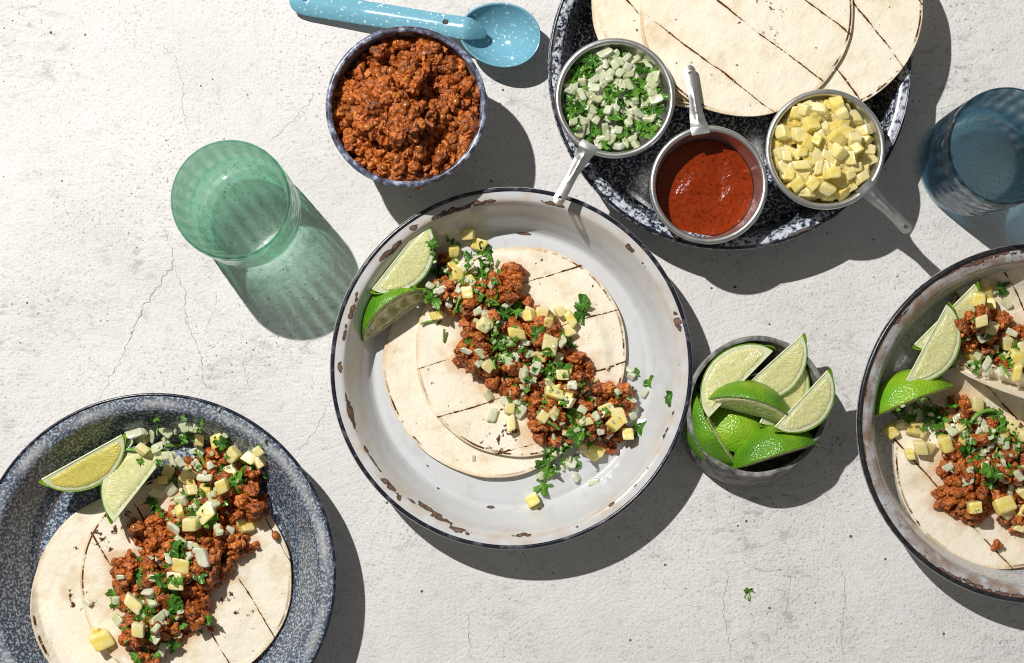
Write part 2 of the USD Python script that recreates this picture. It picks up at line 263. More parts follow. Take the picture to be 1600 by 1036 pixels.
for k, (o, sc, w, pts) in enumerate([((0, 300), .3375, .00035, [(745, 130), (800, 280), (798, 340), (750, 410), (660, 540), (600, 680), (540, 805), (490, 900), (455, 975)]),
        ((0, 300), .3375, .0003, [(800, 340), (860, 460), (855, 590), (925, 740), (950, 930)]), ((0, 300), .3375, .00018, [(1000, 450), (1000, 540), (945, 650)]), ((0, 300), .3375, .0002, [(1120, 780), (1155, 920)]),
        ((0, 0), .309, .0002, [(670, 10), (720, 100)]), ((0, 0), .309, .00022, [(800, 200), (880, 280), (925, 420), (920, 510), (940, 640), (965, 740)]), ((0, 0), .309, .00025, [(1600, 480), (1450, 640), (1370, 710), (1345, 750)]),
        ((560, 840), .525, .00028, [(1090, 60), (1100, 110), (1085, 190), (1100, 300), (1110, 372)]), ((560, 840), .525, .00024, [(1285, 90), (1280, 190), (1240, 280)]), ((560, 840), .525, .0003, [(1450, 372), (1435, 300), (1450, 150), (1430, 60)]),
        ((560, 840), .525, .00026, [(330, 220), (330, 330), (336, 372)]), ((0, 0), 1, .0002, [(518, 620), (500, 660), (478, 690), (462, 715)])]):
    crack([(o[0] + sc * x, o[1] + sc * y) for x, y in pts], w, k)

# ---------------------------------------------------------------- enamel dishes
def dish(name, label, cx, cy, rim_px, zr, prof_mm, material, rim_mat, chips=(), wear=None, rim_r=.0012, seed=0, chipfield=None):
    """A round enamelled dish. chips: (px, py, half length px, half width px) of places where the glaze has broken off."""
    c = W(cx, cy, zr); R = rim_px * S * (HC - zr) / HC
    t = thing(name, label, 'plate' if 'plate' in name else 'tray', (c[0], c[1], 0))
    top = smooth_profile(resample(np.array(prof_mm) / 1000., .0007), 3)
    und = top[::-1] + np.array([[.0004, -.0014]]); und[:, 1] = np.maximum(und[:, 1], .0003)
    pr = np.vstack([top, und]); n = 900
    (v, f), th, idx = lathe(pr, n)
    r = np.hypot(v[:, 0], v[:, 1]); is_top = idx < len(top)
    chip = np.zeros(len(v)); P3 = v * 1000 / 6.0
    jag = meshkit.fbm(P3 * np.array([2.0, 2.0, 1.2]) + seed, 5, seed) - .5
    for (px, py, la, lw) in chips:
        q = W(px, py, zr - .001) - c; a0 = math.atan2(q[1], q[0]); r0 = math.hypot(q[0], q[1])
        s = r0 * ((th - a0 + np.pi) % (2 * np.pi) - np.pi) / (la * 1.25 * S); u = (r - r0) / (lw * .68 * S)
        chip = np.maximum(chip, np.clip(.62 * (1.0 - s ** 2 - u ** 2 + 3.6 * jag), 0, 1) * (np.abs(s) < 2) * (np.abs(u) < 2.2))
    if chipfield: chip = np.maximum(chip, chipfield(v, r, th))
    chip[~is_top] = 0
    w = wear(v, r, th) if wear else np.zeros(len(v)); w[~is_top] = 0
    obj('dish_body', (v, f), material, t, pv={'chip': chip, 'wear': w})
    obj('rolled_rim', tube_ring(R - rim_r, zr, rim_r, 400), rim_mat, t)
    rr = np.hypot(_gx - c[0], _gy - c[1]); zz = np.interp(rr, top[:, 0], top[:, 1], right=0); HM[:] = np.maximum(HM, np.where(rr <= top[-1, 0], zz, 0))
    return t, c, R
ZR = .040
def fb(v, s, seed=0, o=4): return meshkit.fbm(v * s, o, seed)
# the white plate in the middle
white_chips = [(646, 357, 9, 6), (700, 331, 26, 7), (735, 320, 26, 6), (763, 315, 12, 4), (613, 390, 19, 7), (598, 402, 8, 4), (551, 484, 14, 5), (539, 522, 16, 5), (532, 573, 9, 6),
    (548, 648, 20, 6), (541, 620, 8, 3), (572, 703, 7, 3), (584, 722, 14, 2), (609, 762, 22, 9), (645, 784, 9, 3), (670, 796, 20, 4), (690, 812, 16, 5), (723, 830, 18, 6), (817, 836, 15, 4.5),
    (958, 786, 6, 3.5), (993, 758, 4, 3), (1013, 731, 3, 2), (1040, 678, 9, 4), (1052, 645, 4, 3), (869, 320, 16, 5), (984, 387, 9, 7), (1006, 413, 6, 4), (1059, 502, 17, 7), (821, 358, 9, 4),
    (769, 797, 6, 4), (637, 793, 3, 2.5), (845, 800, 3, 2), (902, 823, 2.5, 2), (558, 458, 4, 3), (683, 767, 2, 2), (666, 731, 2, 2), (1061, 570, 2, 2)]
PL = (799, 575.5, 283)
white, cW, RW = dish('enamel_plate', 'white enamel plate with navy rim and rusty chips, in the middle of the table', *PL, ZR,
    [(0, 2.6), (94, 2.6), (97.5, 1.9), (99.6, 2.6), (102, 5.6), (115, 35.5), (117, 38.6), (120, 39.6), (124, 40.4), (126.2, 40.2)], m_white, m_rimdark, white_chips,
    wear=lambda v, r, th: np.clip((r - .108) / .01, 0, 1) * np.clip(fb(v, 90, 3) * 2.6 - .9, 0, 1) + .8 * np.exp(-((r - .1176) / .0011) ** 2) * np.clip(fb(v, 60, 33) * 3 - .8, 0, 1) + .35 * np.clip(fb(v, 30, 5) * 3 - 1.6, 0, 1), rim_r=.0015, seed=1)
# the blue speckled plate bottom left
blue, cB, RB = dish('enamel_plate', 'deep blue grey speckled enamel plate with two tortillas, cut by the lower left corner', 242, 898, 284, ZR,
    [(0, 2.4), (88, 2.4), (91, 1.9), (93.5, 3.0), (112, 34), (115, 38.2), (119, 39.9), (124, 40.4), (126.2, 39.6)], m_blue, m_rimdark, [(395, 800, 5, 4), (516, 930, 4, 2), (430, 790, 4, 3)],
    wear=lambda v, r, th: np.clip(1 - np.abs(r - .119) / .005, 0, 1) * np.clip(fb(v, 60, 8) * 2.4 - .6, 0, 1), rim_r=.0011, seed=2,
    chipfield=lambda v, r, th: .9 * np.clip(1 - np.abs(r - .0917 - .0006 * (fb(v, 120, 4) - .5)) / .0009, 0, 1) * np.clip(fb(v, 70, 12) * 5 - 1.6, 0, 1))
# the worn grey plate on the right
grey_chips = [(1400, 500, 10, 9), (1425, 470, 10, 6), (1372, 535, 10, 5), (1345, 660, 16, 4), (1356, 740, 18, 4), (1380, 805, 18, 5), (1425, 860, 22, 5), (1485, 900, 24, 5), (1530, 408, 22, 7), (1490, 423, 14, 6), (1575, 930, 22, 6), (1438, 452, 14, 8), (1416, 487, 6, 4), (1384, 515, 16, 7), (1362, 560, 6, 5), (1352, 620, 12, 3), (1350, 700, 14, 2.5), (1362, 770, 14, 3), (1400, 835, 30, 4), (1450, 878, 26, 3.5), (1520, 912, 20, 4), (1545, 925, 30, 5), (1510, 415, 16, 6), (1560, 398, 26, 6), (1590, 395, 20, 5), (1470, 432, 10, 4), (1600, 934, 20, 5)]
grey, cG, RG = dish('enamel_plate', 'worn grey enamel plate with black rim and brown stains, cut by the right edge', 1620, 662, 281, ZR,
    [(0, 2.4), (99, 2.4), (102, 3.0), (104.5, 5), (112, 33), (114, 37.2), (118, 39.4), (123, 40.4), (125.2, 40.0)], m_grey, m_rimblack, grey_chips,
    wear=lambda v, r, th: np.clip((r - .1105) / .004, 0, 1) * np.clip(fb(v, 110, 23) * 3.2 - 1.05, 0, 1) + .3 * np.clip(fb(v, 50, 6) * 3 - 1.6, 0, 1), rim_r=.0018, seed=3)
# the navy tray at the top
tray, cT, RT = dish('enamel_tray', 'dark navy speckled round enamel tray carrying tortillas and measuring cups', 1141, 106, 284, .042,
    [(0, 2.4), (104, 2.4), (108, 2.9), (110.5, 5), (116, 37), (118, 40.8), (121, 42.0), (125, 42.4), (126.6, 41.8)], m_navy, m_rimdark, [(866, 60, 20, 5), (862, 100, 12, 4), (935, 305, 10, 3), (1250, 362, 30, 4), (1300, 340, 12, 4), (1210, 384, 20, 3)],
    wear=lambda v, r, th: np.clip((r - .117) / .002, 0, 1) * np.clip(fb(v, 430, 41) * 7 - 3.3, 0, 1), rim_r=.0011, seed=4)

# ---------------------------------------------------------------- tortillas
# outlines of the fillings in the picture; oil from them stains the tortillas beneath
polyC = [(676, 385), (700, 395), (715, 430), (760, 440), (788, 425), (800, 416), (820, 430), (815, 460), (835, 475), (870, 500), (880, 520), (905, 555), (932, 565), (925, 590), (960, 600), (1000, 606), (990, 645), (975, 690), (950, 712), (920, 695), (890, 690), (850, 692), (818, 682), (828, 632), (790, 622), (760, 612), (740, 587), (710, 575), (706, 545), (730, 520), (713, 495), (690, 480), (663, 465), (666, 440), (690, 425)]
polyB = [(288, 715), (350, 698), (392, 712), (412, 735), (400, 757), (427, 790), (412, 817), (380, 822), (407, 852), (388, 872), (366, 872), (352, 905), (326, 925), (332, 960), (312, 985), (290, 1002), (262, 1012), (236, 1040), (212, 1034), (176, 1012), (190, 980), (205, 960), (183, 945), (170, 895), (174, 870), (215, 866), (203, 830), (208, 812), (265, 803), (270, 780), (300, 760), (272, 745)]
polyG1 = [(1480, 622), (1515, 608), (1524, 648), (1562, 648), (1602, 690), (1640, 720), (1640, 838), (1590, 834), (1570, 817), (1550, 802), (1525, 819), (1498, 817), (1462, 792), (1460, 770), (1478, 742), (1457, 735), (1474, 705), (1490, 690), (1466, 662), (1466, 640)]
polyG2 = [(1500, 500), (1515, 486), (1552, 483), (1600, 508), (1650, 520), (1650, 592), (1575, 582), (1545, 562), (1518, 548), (1498, 528)]
def tortilla(label, cx, cy, r_px, z, line_deg, offset_px=0.0, fold=None, seed=0, tilt=(0, 0), wavy=.0026, lines=True, group=None, drape=True, oil=None):
    """line_deg: direction of the griddle lines in the picture; fold: (axis degrees, (half width m, end angle, ramp m) on the left and right of the axis)."""
    c = W(cx, cy, z); R = r_px * S * (HC - z) / HC
    nr, nt = 52, 200
    rr = np.concatenate([np.linspace(0, .93, nr - 9), np.linspace(.94, 1, 9)]); th = np.linspace(0, 2 * np.pi, nt, endpoint=False)
    rad = R * (1 + .022 * (meshkit.fbm(np.stack([np.cos(th) * 2, np.sin(th) * 2, 0 * th + seed * 3.1], -1), 3, seed) - .5) * 2)
    RR, TT = np.meshgrid(rr, th, indexing='ij'); X = RR * rad[None] * np.cos(TT); Y = RR * rad[None] * np.sin(TT)
    X, Y = X.ravel(), Y.ravel(); E = RR.ravel()
    a = math.radians(line_deg); nx, ny = -math.sin(a), math.cos(a)
    off = offset_px * S
    rest = np.stack([X * nx + Y * ny + off + seed * .0372 * 40 * 0, X * math.cos(a) + Y * math.sin(a), np.full_like(X, seed * 1.7)], -1)
    H = wavy * 2 * (meshkit.fbm(np.stack([X * 22, Y * 22, 0 * X + seed], -1), 3, seed) - .35) * (.25 + E ** 2)
    px, py = X, Y
    if fold:
        fa = math.radians(fold[0]); ux, uy = math.cos(fa), math.sin(fa); u = X * ux + Y * uy; w = -X * uy + Y * ux
        for sgn, (w0, ang, ramp) in ((1, fold[1]), (-1, fold[2])):
            m = (sgn * w) > w0; d = np.abs(w) - w0
            t = np.linspace(0, .12, 300); al = np.radians(ang) * np.clip(t / ramp, 0, 1) ** .8
            ho = np.concatenate([[0], np.cumsum(np.cos(al))[:-1]]) * (t[1] - t[0]); ve = np.concatenate([[0], np.cumsum(np.sin(al))[:-1]]) * (t[1] - t[0])
            w = np.where(m, sgn * (w0 + np.interp(d, t, ho)), w); H = H + np.where(m, np.interp(d, t, ve), 0)
        px, py = u * ux - w * uy, u * uy + w * ux
    zz = z + H + px * tilt[0] + py * tilt[1]
    if drape:   # lie on what is underneath
        ground = np.array([height(c[0] + x, c[1] + y, .0015, 60) for x, y in zip(px, py)]); zz = np.maximum(zz, ground + .0008 + np.maximum(H, 0) * .5)
        Z2 = zz.reshape(nr, nt)
        for _ in range(14): Z2[1:-1] = np.maximum(Z2[1:-1], .25 * (Z2[:-2] + Z2[2:] + np.roll(Z2, 1, 1)[1:-1] + np.roll(Z2, -1, 1)[1:-1]))
        zz = Z2.ravel()
    if oil is None: stain = np.zeros(len(px))
    else:
        d = shapely.distance(Polygon([W(*q, .008)[:2] for q in oil]).buffer(0), shapely.points(px + c[0], py + c[1])); g_ = np.stack([px * 160, py * 160, 0 * px + seed], -1)
        stain = np.clip(1 - d / .010 + 2.2 * (meshkit.fbm(g_, 4, seed) - .5), 0, 1) * np.clip(1 - d / .022, 0, 1)
    top = np.stack([px, py, zz + .0019], -1); bot = np.stack([px, py, zz], -1)
    i, j = np.meshgrid(np.arange(nr - 1), np.arange(nt), indexing='ij'); k = (j + 1) % nt
    f = np.stack([i * nt + j, (i + 1) * nt + j, (i + 1) * nt + k, i * nt + k], -1).reshape(-1, 4); N = nr * nt
    jj = np.arange(nt); kk = (jj + 1) % nt; o = (nr - 1) * nt
    side = np.stack([o + jj, N + o + jj, N + o + kk, o + kk], -1)
    v = np.vstack([top, bot]); v[N:, 2] -= 0
    p = obj('tortilla', (v, np.vstack([f, f[:, ::-1] + N, side])), m_tort, pv={'rest': np.vstack([rest, rest]), 'edge': np.concatenate([E, E]), 'griddled': np.full(2 * N, 1.0 if lines else .12), 'oil': np.concatenate([stain, stain])}, mat4=TR([c[0], c[1], 0]))
    tag(p, label, 'tortilla', group)
    splat(top + np.array([c[0], c[1], 0])); return p
tortilla('lower plain tortilla of the pair on the white chipped plate', 771, 574, 171, .0030, 12, seed=1, lines=False)
tortilla('upper tortilla with griddle lines, under the filling on the white chipped plate', 813, 550, 165, .0046, 16.5, offset_px=-20, seed=2, oil=polyC)
tortilla('lower plain tortilla of the pair on the blue speckled plate', 217, 932, 164, .0030, -40, seed=3, lines=False)
tortilla('upper tortilla with griddle lines, under the filling on the blue speckled plate', 292, 905, 165, .0046, -59.5, offset_px=8, seed=4, oil=polyB)
tortilla('folded tortilla nearer the limes at the upper edge of the worn grey plate', 1640, 535, 166, .0035, -60, offset_px=10, fold=(-14, (.018, 62, .030), (.018, 70, .026)), seed=5, drape=False, oil=polyG2)
tortilla('folded tortilla with one raised side, lower of the two on the worn grey plate', 1566, 716, 171, .0035, -48, offset_px=25, fold=(-24, (.026, 66, .030), (.045, 9, .03)), seed=6, drape=False, oil=polyG1)
ST = 'tortillas stacked on the navy tray'
tortilla('lowest tortilla of the stack on the navy tray, showing furthest left', 1089, 2, 167, .040, -52, offset_px=30, seed=7, group=ST, drape=False, wavy=.002)
tortilla('second tortilla of the stack on the navy tray, just inside the lowest', 1100, -4, 168, .0432, -48, offset_px=10, seed=8, group=ST, drape=False, wavy=.002)
tortilla('tortilla at the right of the navy tray, overhanging its rim', 1272, 8, 169, .0462, -53, offset_px=32, seed=9, group=ST, drape=False, wavy=.002)
tortilla('topmost tortilla of the stack on the navy tray, with long diagonal griddle lines', 1166, 14, 168, .0495, -37, offset_px=18, seed=10, group=ST, drape=False, wavy=.002)

# ---------------------------------------------------------------- measuring cups
def bend_strip(poly, fz, thick=.0012, step=.0012):
    """A flat polygon given thickness and bent to heights fz(x, y)."""
    rings = [np.array(poly.exterior.coords)[:-1]] + [np.array(h.coords)[:-1] for h in poly.interiors]
    m = manifold3d.CrossSection([r.tolist() for r in rings], manifold3d.FillRule.EvenOdd).extrude(thick).refine_to_length(step)
    me = m.to_mesh(); v = np.array(me.vert_properties[:, :3], float); v[:, 2] += fz(v[:, 0], v[:, 1]); return v, np.array(me.tri_verts)
def cup(cx, cy, tipx, tipy, zr, label, r_px=94.5):
    c = W(cx, cy, zr); R = r_px * S * (HC - zr) / HC; tip = W(tipx, tipy, zr - .002)
    a = math.atan2(tip[1] - c[1], tip[0] - c[0]); L = math.hypot(tip[0] - c[0], tip[1] - c[1])
    t = thing('measuring_cup', label, 'measuring cup', (c[0], c[1], 0), a, 'aluminium measuring cups on the navy tray')
    zb = .0032; h = zr - zb
    out = smooth_profile(resample([(0, zb), (R * .66, zb), (R * .72, zb + .003), (R * .93, zr - .004), (R * .94, zr - .001)], .0012), 3)
    inn = smooth_profile(resample([(R * .915, zr - .001), (R * .90, zr - .004), (R * .70, zb + .005), (R * .64, zb + .0022), (0, zb + .002)], .0012), 3)
    obj('bowl', lathe(np.vstack([out, inn]), 160)[0], m_alu, t)
    obj('rolled_rim', tube_ring(R - .0022, zr - .0014, .0022, 160, 12), m_alu, t)
    x0, x1 = R - .006, L + .0005; n = 24
    xs = np.linspace(x0, x1 - .0042, n); q = (xs - x0) / (x1 - x0)
    hw = np.interp(q, [0, .12, .2, .5, .8, 1], [.0062, .0062, .0054, .0036, .0040, .0042])
    up = [(x, w) for x, w in zip(xs, hw)]; cap = [(x1 - .0042 + .0042 * math.sin(b), .0042 * math.cos(b)) for b in np.linspace(.15, math.pi - .15, 12)]
    poly = Polygon(up + cap + [(x, -w) for x, w in up[::-1]]).difference(Point(x1 - .0048, 0).buffer(.0016, 12))
    def fz(x, y):
        s = (x - x0) / (x1 - x0)
        ridge = .0016 * np.exp(-(y / .0016) ** 2) * np.clip((s - .14) / .1, 0, 1) * np.clip((.68 - s) / .15, 0, 1)
        return zr + .0006 + ridge + np.interp(x - x0, [0, .005, .009, .014, .03, .06], [-.0002, .0, -.0018, -.0030, -.0026, -.0036]) - .9e-3 * (np.abs(y) / .004) ** 2 * np.clip(s * 4, 0, 1)
    obj('handle', bend_strip(poly, fz), m_alu, t, smooth=45)
    tab = bend_strip(Polygon([(-.0005, -.0062), (.0075, -.0056), (.0075, .0056), (-.0005, .0062)]), lambda x, y: 0 * x)
    v = tab[0].copy(); v = np.stack([R * .905 - v[:, 2] - .0016 * (v[:, 0] / .008), v[:, 1], zr + .0004 - v[:, 0]], -1)
    obj('clip', (v, tab[1]), m_alu, t, smooth=45)
    # what the cup hides below
    raise_disc(c[0], c[1], R, zr - .003)
    return t, c, R
cupO = cup(961, 153, 870, 318, .060, 'aluminium measuring cup of chopped onion and cilantro, handle over the white plate')
cupR = cup(1107.5, 288.5, 1076, 103, .060, 'aluminium measuring cup of red salsa, handle pointing up to the tortillas', 93)
cupY = cup(1290, 233, 1422, 361, .060, 'aluminium measuring cup of pineapple cubes, handle over the bare table')

# ---------------------------------------------------------------- red salsa
m_salsa = mat_noise('red_salsa', (.065, .006, .002), (.21, .024, .003), 380, detail=6, rough=.2, specular_ior_level=.24, bump=.6, bdist=.0009, bscale=330, lo=.27, hi=.5)
c, R = cupR[1], cupR[2]; zS = .0395; rS = R * .825
nr, nt = 60, 180; rr = np.linspace(0, 1, nr); th = np.linspace(0, 2 * np.pi, nt, endpoint=False); RR, TT = np.meshgrid(rr, th, indexing='ij')
X, Y = (RR * rS * np.cos(TT)).ravel(), (RR * rS * np.sin(TT)).ravel(); q = RR.ravel()
sw = np.sin(TT.ravel() * 1.0 - q * 9.0 + 1.2) * .0007 * np.clip(1.2 - q, 0, 1) * np.clip(q * 3, 0, 1)
Z = zS + 1.5 * sw + .0016 * (meshkit.fbm(np.stack([X * 110, Y * 110, 0 * X], -1), 4, 5) - .5) + .0008 * np.clip(q - .9, 0, 1) * 10 * 0
i, j = np.meshgrid(np.arange(nr - 1), np.arange(nt), indexing='ij'); k = (j + 1) % nt
f = np.stack([i * nt + j, (i + 1) * nt + j, (i + 1) * nt + k, i * nt + k], -1).reshape(-1, 4)
v = np.stack([X, Y, Z], -1); o = (nr - 1) * nt; b = v[o:].copy(); b[:, 2] = .009; b[:, :2] *= .66 / .825; n0 = len(v); v = np.vstack([v, b, [[0, 0, .009]]])
jj = np.arange(nt); kk = (jj + 1) % nt; side = np.stack([o + jj, n0 + jj, n0 + kk, o + kk], -1); bot = np.stack([n0 + jj, np.full(nt, len(v) - 1), n0 + kk, n0 + kk], -1)
tag(obj('red_salsa', (v, np.vstack([f, side, bot[:, [0, 1, 2, 2]]])), m_salsa, mat4=TR([c[0], c[1], 0])), 'smooth brick red salsa filling the middle measuring cup', 'salsa')

# ---------------------------------------------------------------- bowls
def bowl(name, label, cx, cy, r_px, zr, base, m, rim_m, wall=.0020, seed=0, wob=0.0, rim_r=.0016, lean=(0, 0)):
    c = W(cx, cy, zr) - np.array([lean[0] * zr, lean[1] * zr, 0]); R = r_px * S * (HC - zr) / HC
    t = thing(name, label, 'bowl', (c[0], c[1], 0))
    out = smooth_profile(resample([(0, .0006), (base, .0006), (base * 1.12, .003), (R * (1.01 if lean[1] else .93), zr * (.5 if lean[1] else .62)), (R, zr)], .0014), 8)
    inn = out[::-1].copy(); inn[:, 0] -= wall * np.clip(inn[:, 0] / .01, 0, 1); inn[:, 1] = inn[:, 1] + np.where(inn[:, 1] < zr * .5, wall * 1.3, 0) * (1 - inn[:, 1] / zr); inn[0, 1] = zr
    pr = np.vstack([out, inn])
    def warp(T, RR, ZZ):
        n = meshkit.fbm(np.stack([np.cos(T) * 1.6, np.sin(T) * 1.6, ZZ * 30 + seed], -1), 3, seed) - .5
        return RR * (1 + wob * n), ZZ + wob * .05 * n * ZZ / zr
    (v, f), th, idx = lathe(pr, 260, warp if wob else None)
    v[:, 0] += lean[0] * v[:, 2]; v[:, 1] += lean[1] * v[:, 2]
    chip = np.clip(fb(v, 160, 31) * 4 - 2.2, 0, .5) * (v[:, 2] > zr * .86); wear = np.clip((v[:, 2] / zr - .93) / .05, 0, 1) * np.clip(fb(v, 60, 77) * 3 - .8, 0, 1)
    obj('bowl_body', (v, f), m, t, pv={'chip': chip, 'wear': wear})
    return t, c, R
m_bowlrim = mat_noise('worn_blue_rim', (.03, .022, .02), (.36, .42, .50), 190, rough=.3, lo=.36, hi=.66, mid=(.085, .095, .16), pos=True)
tB, cBo, RBo = bowl('enamel_bowl', 'worn enamel bowl with blue chipped rim full of brown crumble, below the spoon', 635, 167, 124.5, .070, .030, m_bowl, None, seed=2)
obj('rolled_rim', tube_ring(RBo - .0014, .070, .0022, 260), m_bowlrim, tB)
tL, cL, RL = bowl('stone_bowl', 'small dark grey stone bowl full of lime wedges, right of the white plate', 1182, 635, 110, .040, .041, m_stone, None, wall=.0034, seed=4, wob=.035, lean=(.10, .30))

# ---------------------------------------------------------------- spoon
m_spoon = mat_enamel('turquoise_enamel', (.15, .36, .46), (.012, .018, .025), thr=(.2, .655), speck2=(.75, .86, .9), sscale=1000, rough=.14, chip=(.03, .03, .03))
m_hole = None
def shell(top, nu, nv, th=.0012):
    """Closes a grid of points (nu x nv) into a sheet of some thickness."""
    g = top.reshape(nu, nv, 3); du = np.gradient(g, axis=0); dv = np.gradient(g, axis=1); n = np.cross(du, dv); n /= np.maximum(np.linalg.norm(n, axis=-1, keepdims=True), 1e-9)
    if n[..., 2].mean() < 0: n = -n
    v = np.vstack([top, (g - n * th).reshape(-1, 3)]); N = nu * nv
    i, j = np.meshgrid(np.arange(nu - 1), np.arange(nv - 1), indexing='ij'); q = np.stack([i * nv + j, (i + 1) * nv + j, (i + 1) * nv + j + 1, i * nv + j + 1], -1).reshape(-1, 4)
    edge = [(a * nv, (a + 1) * nv) for a in range(nu - 1)] + [((a + 1) * nv + nv - 1, a * nv + nv - 1) for a in range(nu - 1)] + [(b + 1, b) for b in range(nv - 1)] + [((nu - 1) * nv + b, (nu - 1) * nv + b + 1) for b in range(nv - 1)]
    s = np.array([(a, b, b + N, a + N) for a, b in edge])
    f = np.vstack([q, q[:, ::-1] + N, s[:, ::-1]]); m = trimesh.Trimesh(v, np.vstack([f[:, [0, 1, 2]], f[:, [0, 2, 3]]]), process=False); return m
sp0 = W(452, -3, .012); sp1 = W(842, 66, .022)
sp = thing('serving_spoon', 'turquoise enamel serving spoon with white flecks, behind the crumble bowl', 'spoon', (sp0[0], sp0[1], 0), math.atan2(sp1[1] - sp0[1], sp1[0] - sp0[0]))
LS = math.hypot(*(sp1 - sp0)[:2]); k = S * .985
def zc(s): return np.interp(s / LS, [0, .3, .62, .70, 1], [.007, .010, .019, .0225, .0245])
# handle: arched strip with a rounded end and a hanging hole
Lh = LS - 112 * k
hw = lambda x: np.interp(x / Lh, [0, .06, .5, .9, 1.0], [.0085, .0092, .0085, .0078, .0085])
pts = [(.0085 - .0085 * math.sin(b), .0085 * math.cos(b)) for b in np.linspace(math.pi, 0, 16)]
xs = np.linspace(.012, Lh + .013, 24); taper = lambda x: hw(x) * (1 - .75 * np.clip((x - Lh + .004) / .017, 0, 1) ** 2)
poly = Polygon([(x, -taper(x)) for x in xs[::-1]] + [(p[0], p[1]) for p in pts] + [(x, taper(x)) for x in xs]).buffer(0).difference(Point(.0105, .003).buffer(.0028, 14))
hv = bend_strip(poly, lambda x, y: zc(x) - .0035 * (y / .009) ** 2 + .0022 - np.clip((x - Lh + .002) / .015, 0, 1) ** 1.5 * .0125, .0013, .0018)
obj('handle', hv, m_spoon, sp, smooth=True, pv={'chip': np.clip(1.4 - np.hypot(hv[0][:, 0] - Lh * .87, hv[0][:, 1] - .002) / .0016, 0, .5), 'wear': np.zeros(len(hv[0]))})
nu, nv = 40, 60; rr = np.linspace(0, 1, nu); th = np.linspace(0, 2 * np.pi, nv)
RR, TT = np.meshgrid(rr, th, indexing='ij'); ax, bx = 62 * k, 48 * k
cxs = LS - ax
TT = TT + np.pi; x = cxs + RR * ax * np.cos(TT); y = RR * bx * np.sin(TT) * (1 + .07 * np.cos(TT))
z = zc(x) - .0185 * (1 - RR ** 2.2) ** .9 
tp = np.stack([x, y, z], -1).reshape(-1, 3); sb = shell(tp, nu, nv)
obj('spoon_bowl', sb, m_spoon, sp, pv={'chip': np.zeros(len(sb.vertices)), 'wear': np.zeros(len(sb.vertices))})

# ---------------------------------------------------------------- tumblers
def tumbler(label, wlabel, cx, cy, r_px, m, seed, hgt=.094, level=.050):
    c = W(cx, cy, hgt); R = r_px * S * (HC - hgt) / HC
    t = thing('tumbler', label, 'drinking glass', (c[0], c[1], 0))
    o = smooth_profile(resample([(0, .0020), (R * .70, .0020), (R * .78, .0006), (R * .90, .0008), (R * .965, .006), (R * .985, .03), (R, hgt - .001), (R - .0012, hgt)], .0012), 2)
    ri = R - .0026
    inn = smooth_profile(resample([(R - .0018, hgt - .0002), (ri, hgt - .002), (ri - .0016, .07), (ri - .0042, .045), (ri - .0055, .02), (ri - .0075, .0085), (ri - .012, .0062), (0, .0054)], .0012), 2)
    no = len(o); pr = np.vstack([o, inn])
    def warp(T, RR, ZZ):
        k = np.arange(len(pr))[:, None]; up = np.clip((ZZ - .008) / .01, 0, 1) * np.clip((hgt - .003 - ZZ) / .012, 0, 1)
        flute = .0007 * np.cos(24 * T) * up * (k >= no); ridge = .00022 * np.sin(ZZ * 2 * np.pi / .0026 + .5 * np.cos(24 * T)) * up * (k < no)
        return RR + flute + ridge, ZZ
    (v, f), _, _ = lathe(pr, 416, warp)
    obj('glass_body', (v, f), m, t)
    rw = np.interp(level, inn[::-1, 1], inn[::-1, 0]) - .0003
    wp = [(x - .0003, z + .0003) for x, z in inn[::-1] if z < level - .001]; wp = np.array([(max(x, 0), z) for x, z in wp])
    surf = [(rw, level + .0006), (rw - .001, level), (rw - .004, level - .0002), (0, level - .0002)]
    w = thing('drinking_water', wlabel, 'water', (c[0], c[1], 0))
    (wv, wf), _, _ = lathe(np.array(surf), 200); obj('water_surface', (wv, wf[:, ::-1] if np.cross(wv[wf[0, 1]] - wv[wf[0, 0]], wv[wf[0, 2]] - wv[wf[0, 0]])[2] < 0 else wf), m_water, w)
    rb = random.Random(seed); bub = []
    for q in range(150):
        a = rb.random() * 6.283; d = rw * (1 - .25 * rb.random() ** 2 - .03) if q < 110 else rw * .9 * rb.random() ** .5
        s = trimesh.creation.icosphere(1, rb.uniform(.00025, .0006)); s.apply_translation([d * math.cos(a), d * math.sin(a), level - .0007 if q < 110 else level - .001]); bub.append(s)
    tag(obj('bubbles', trimesh.util.concatenate(bub), m_bubble, w), 'tiny bubbles at the rim of the water', kind='stuff')
    raise_disc(c[0], c[1], R, hgt)
m_green = mat_glass('green_glass', (.02, .80, .52), 22, (.56, .73, .645))
m_bluegl = mat_glass('blue_glass', (.0, .42, .58), 36, (.17, .34, .43))
m_water = M('water', {'g': ('geometry', {}), 'nz': ('noise_texture', {'scale': 120, 'detail': 2}), 'b': ('bump', {'strength': .25, 'distance': .0008}), 'lw': ('layer_weight', {'blend': .5}), 'pw': ('math', {'math_type': 'power', 'value2': 4.0}), 'fr': ('math', {'math_type': 'multiply_add', 'value2': .5, 'value3': .03}),
    'tr': ('transparent_bsdf', {'color': (.99, 1, .995)}), 'gs': ('glossy_bsdf', {'color': (1, 1, 1), 'roughness': .02}), 'm1': ('mix_closure', {}), 'gl': ('glass_bsdf', {'color': (1, 1, 1), 'IOR': 1.33}), 'x': ('mix_closure', {'fac': .16})},
    [('g.position', 'nz.vector'), ('nz.fac', 'b.height'), ('b.normal', 'gs.normal'), ('b.normal', 'gl.normal'), ('lw.facing', 'pw.value1'), ('pw.value', 'fr.value1'), ('fr.value', 'm1.fac'), ('tr.BSDF', 'm1.closure1'), ('gs.BSDF', 'm1.closure2'), ('m1.closure', 'x.closure1'), ('gl.BSDF', 'x.closure2')], 'x.closure')
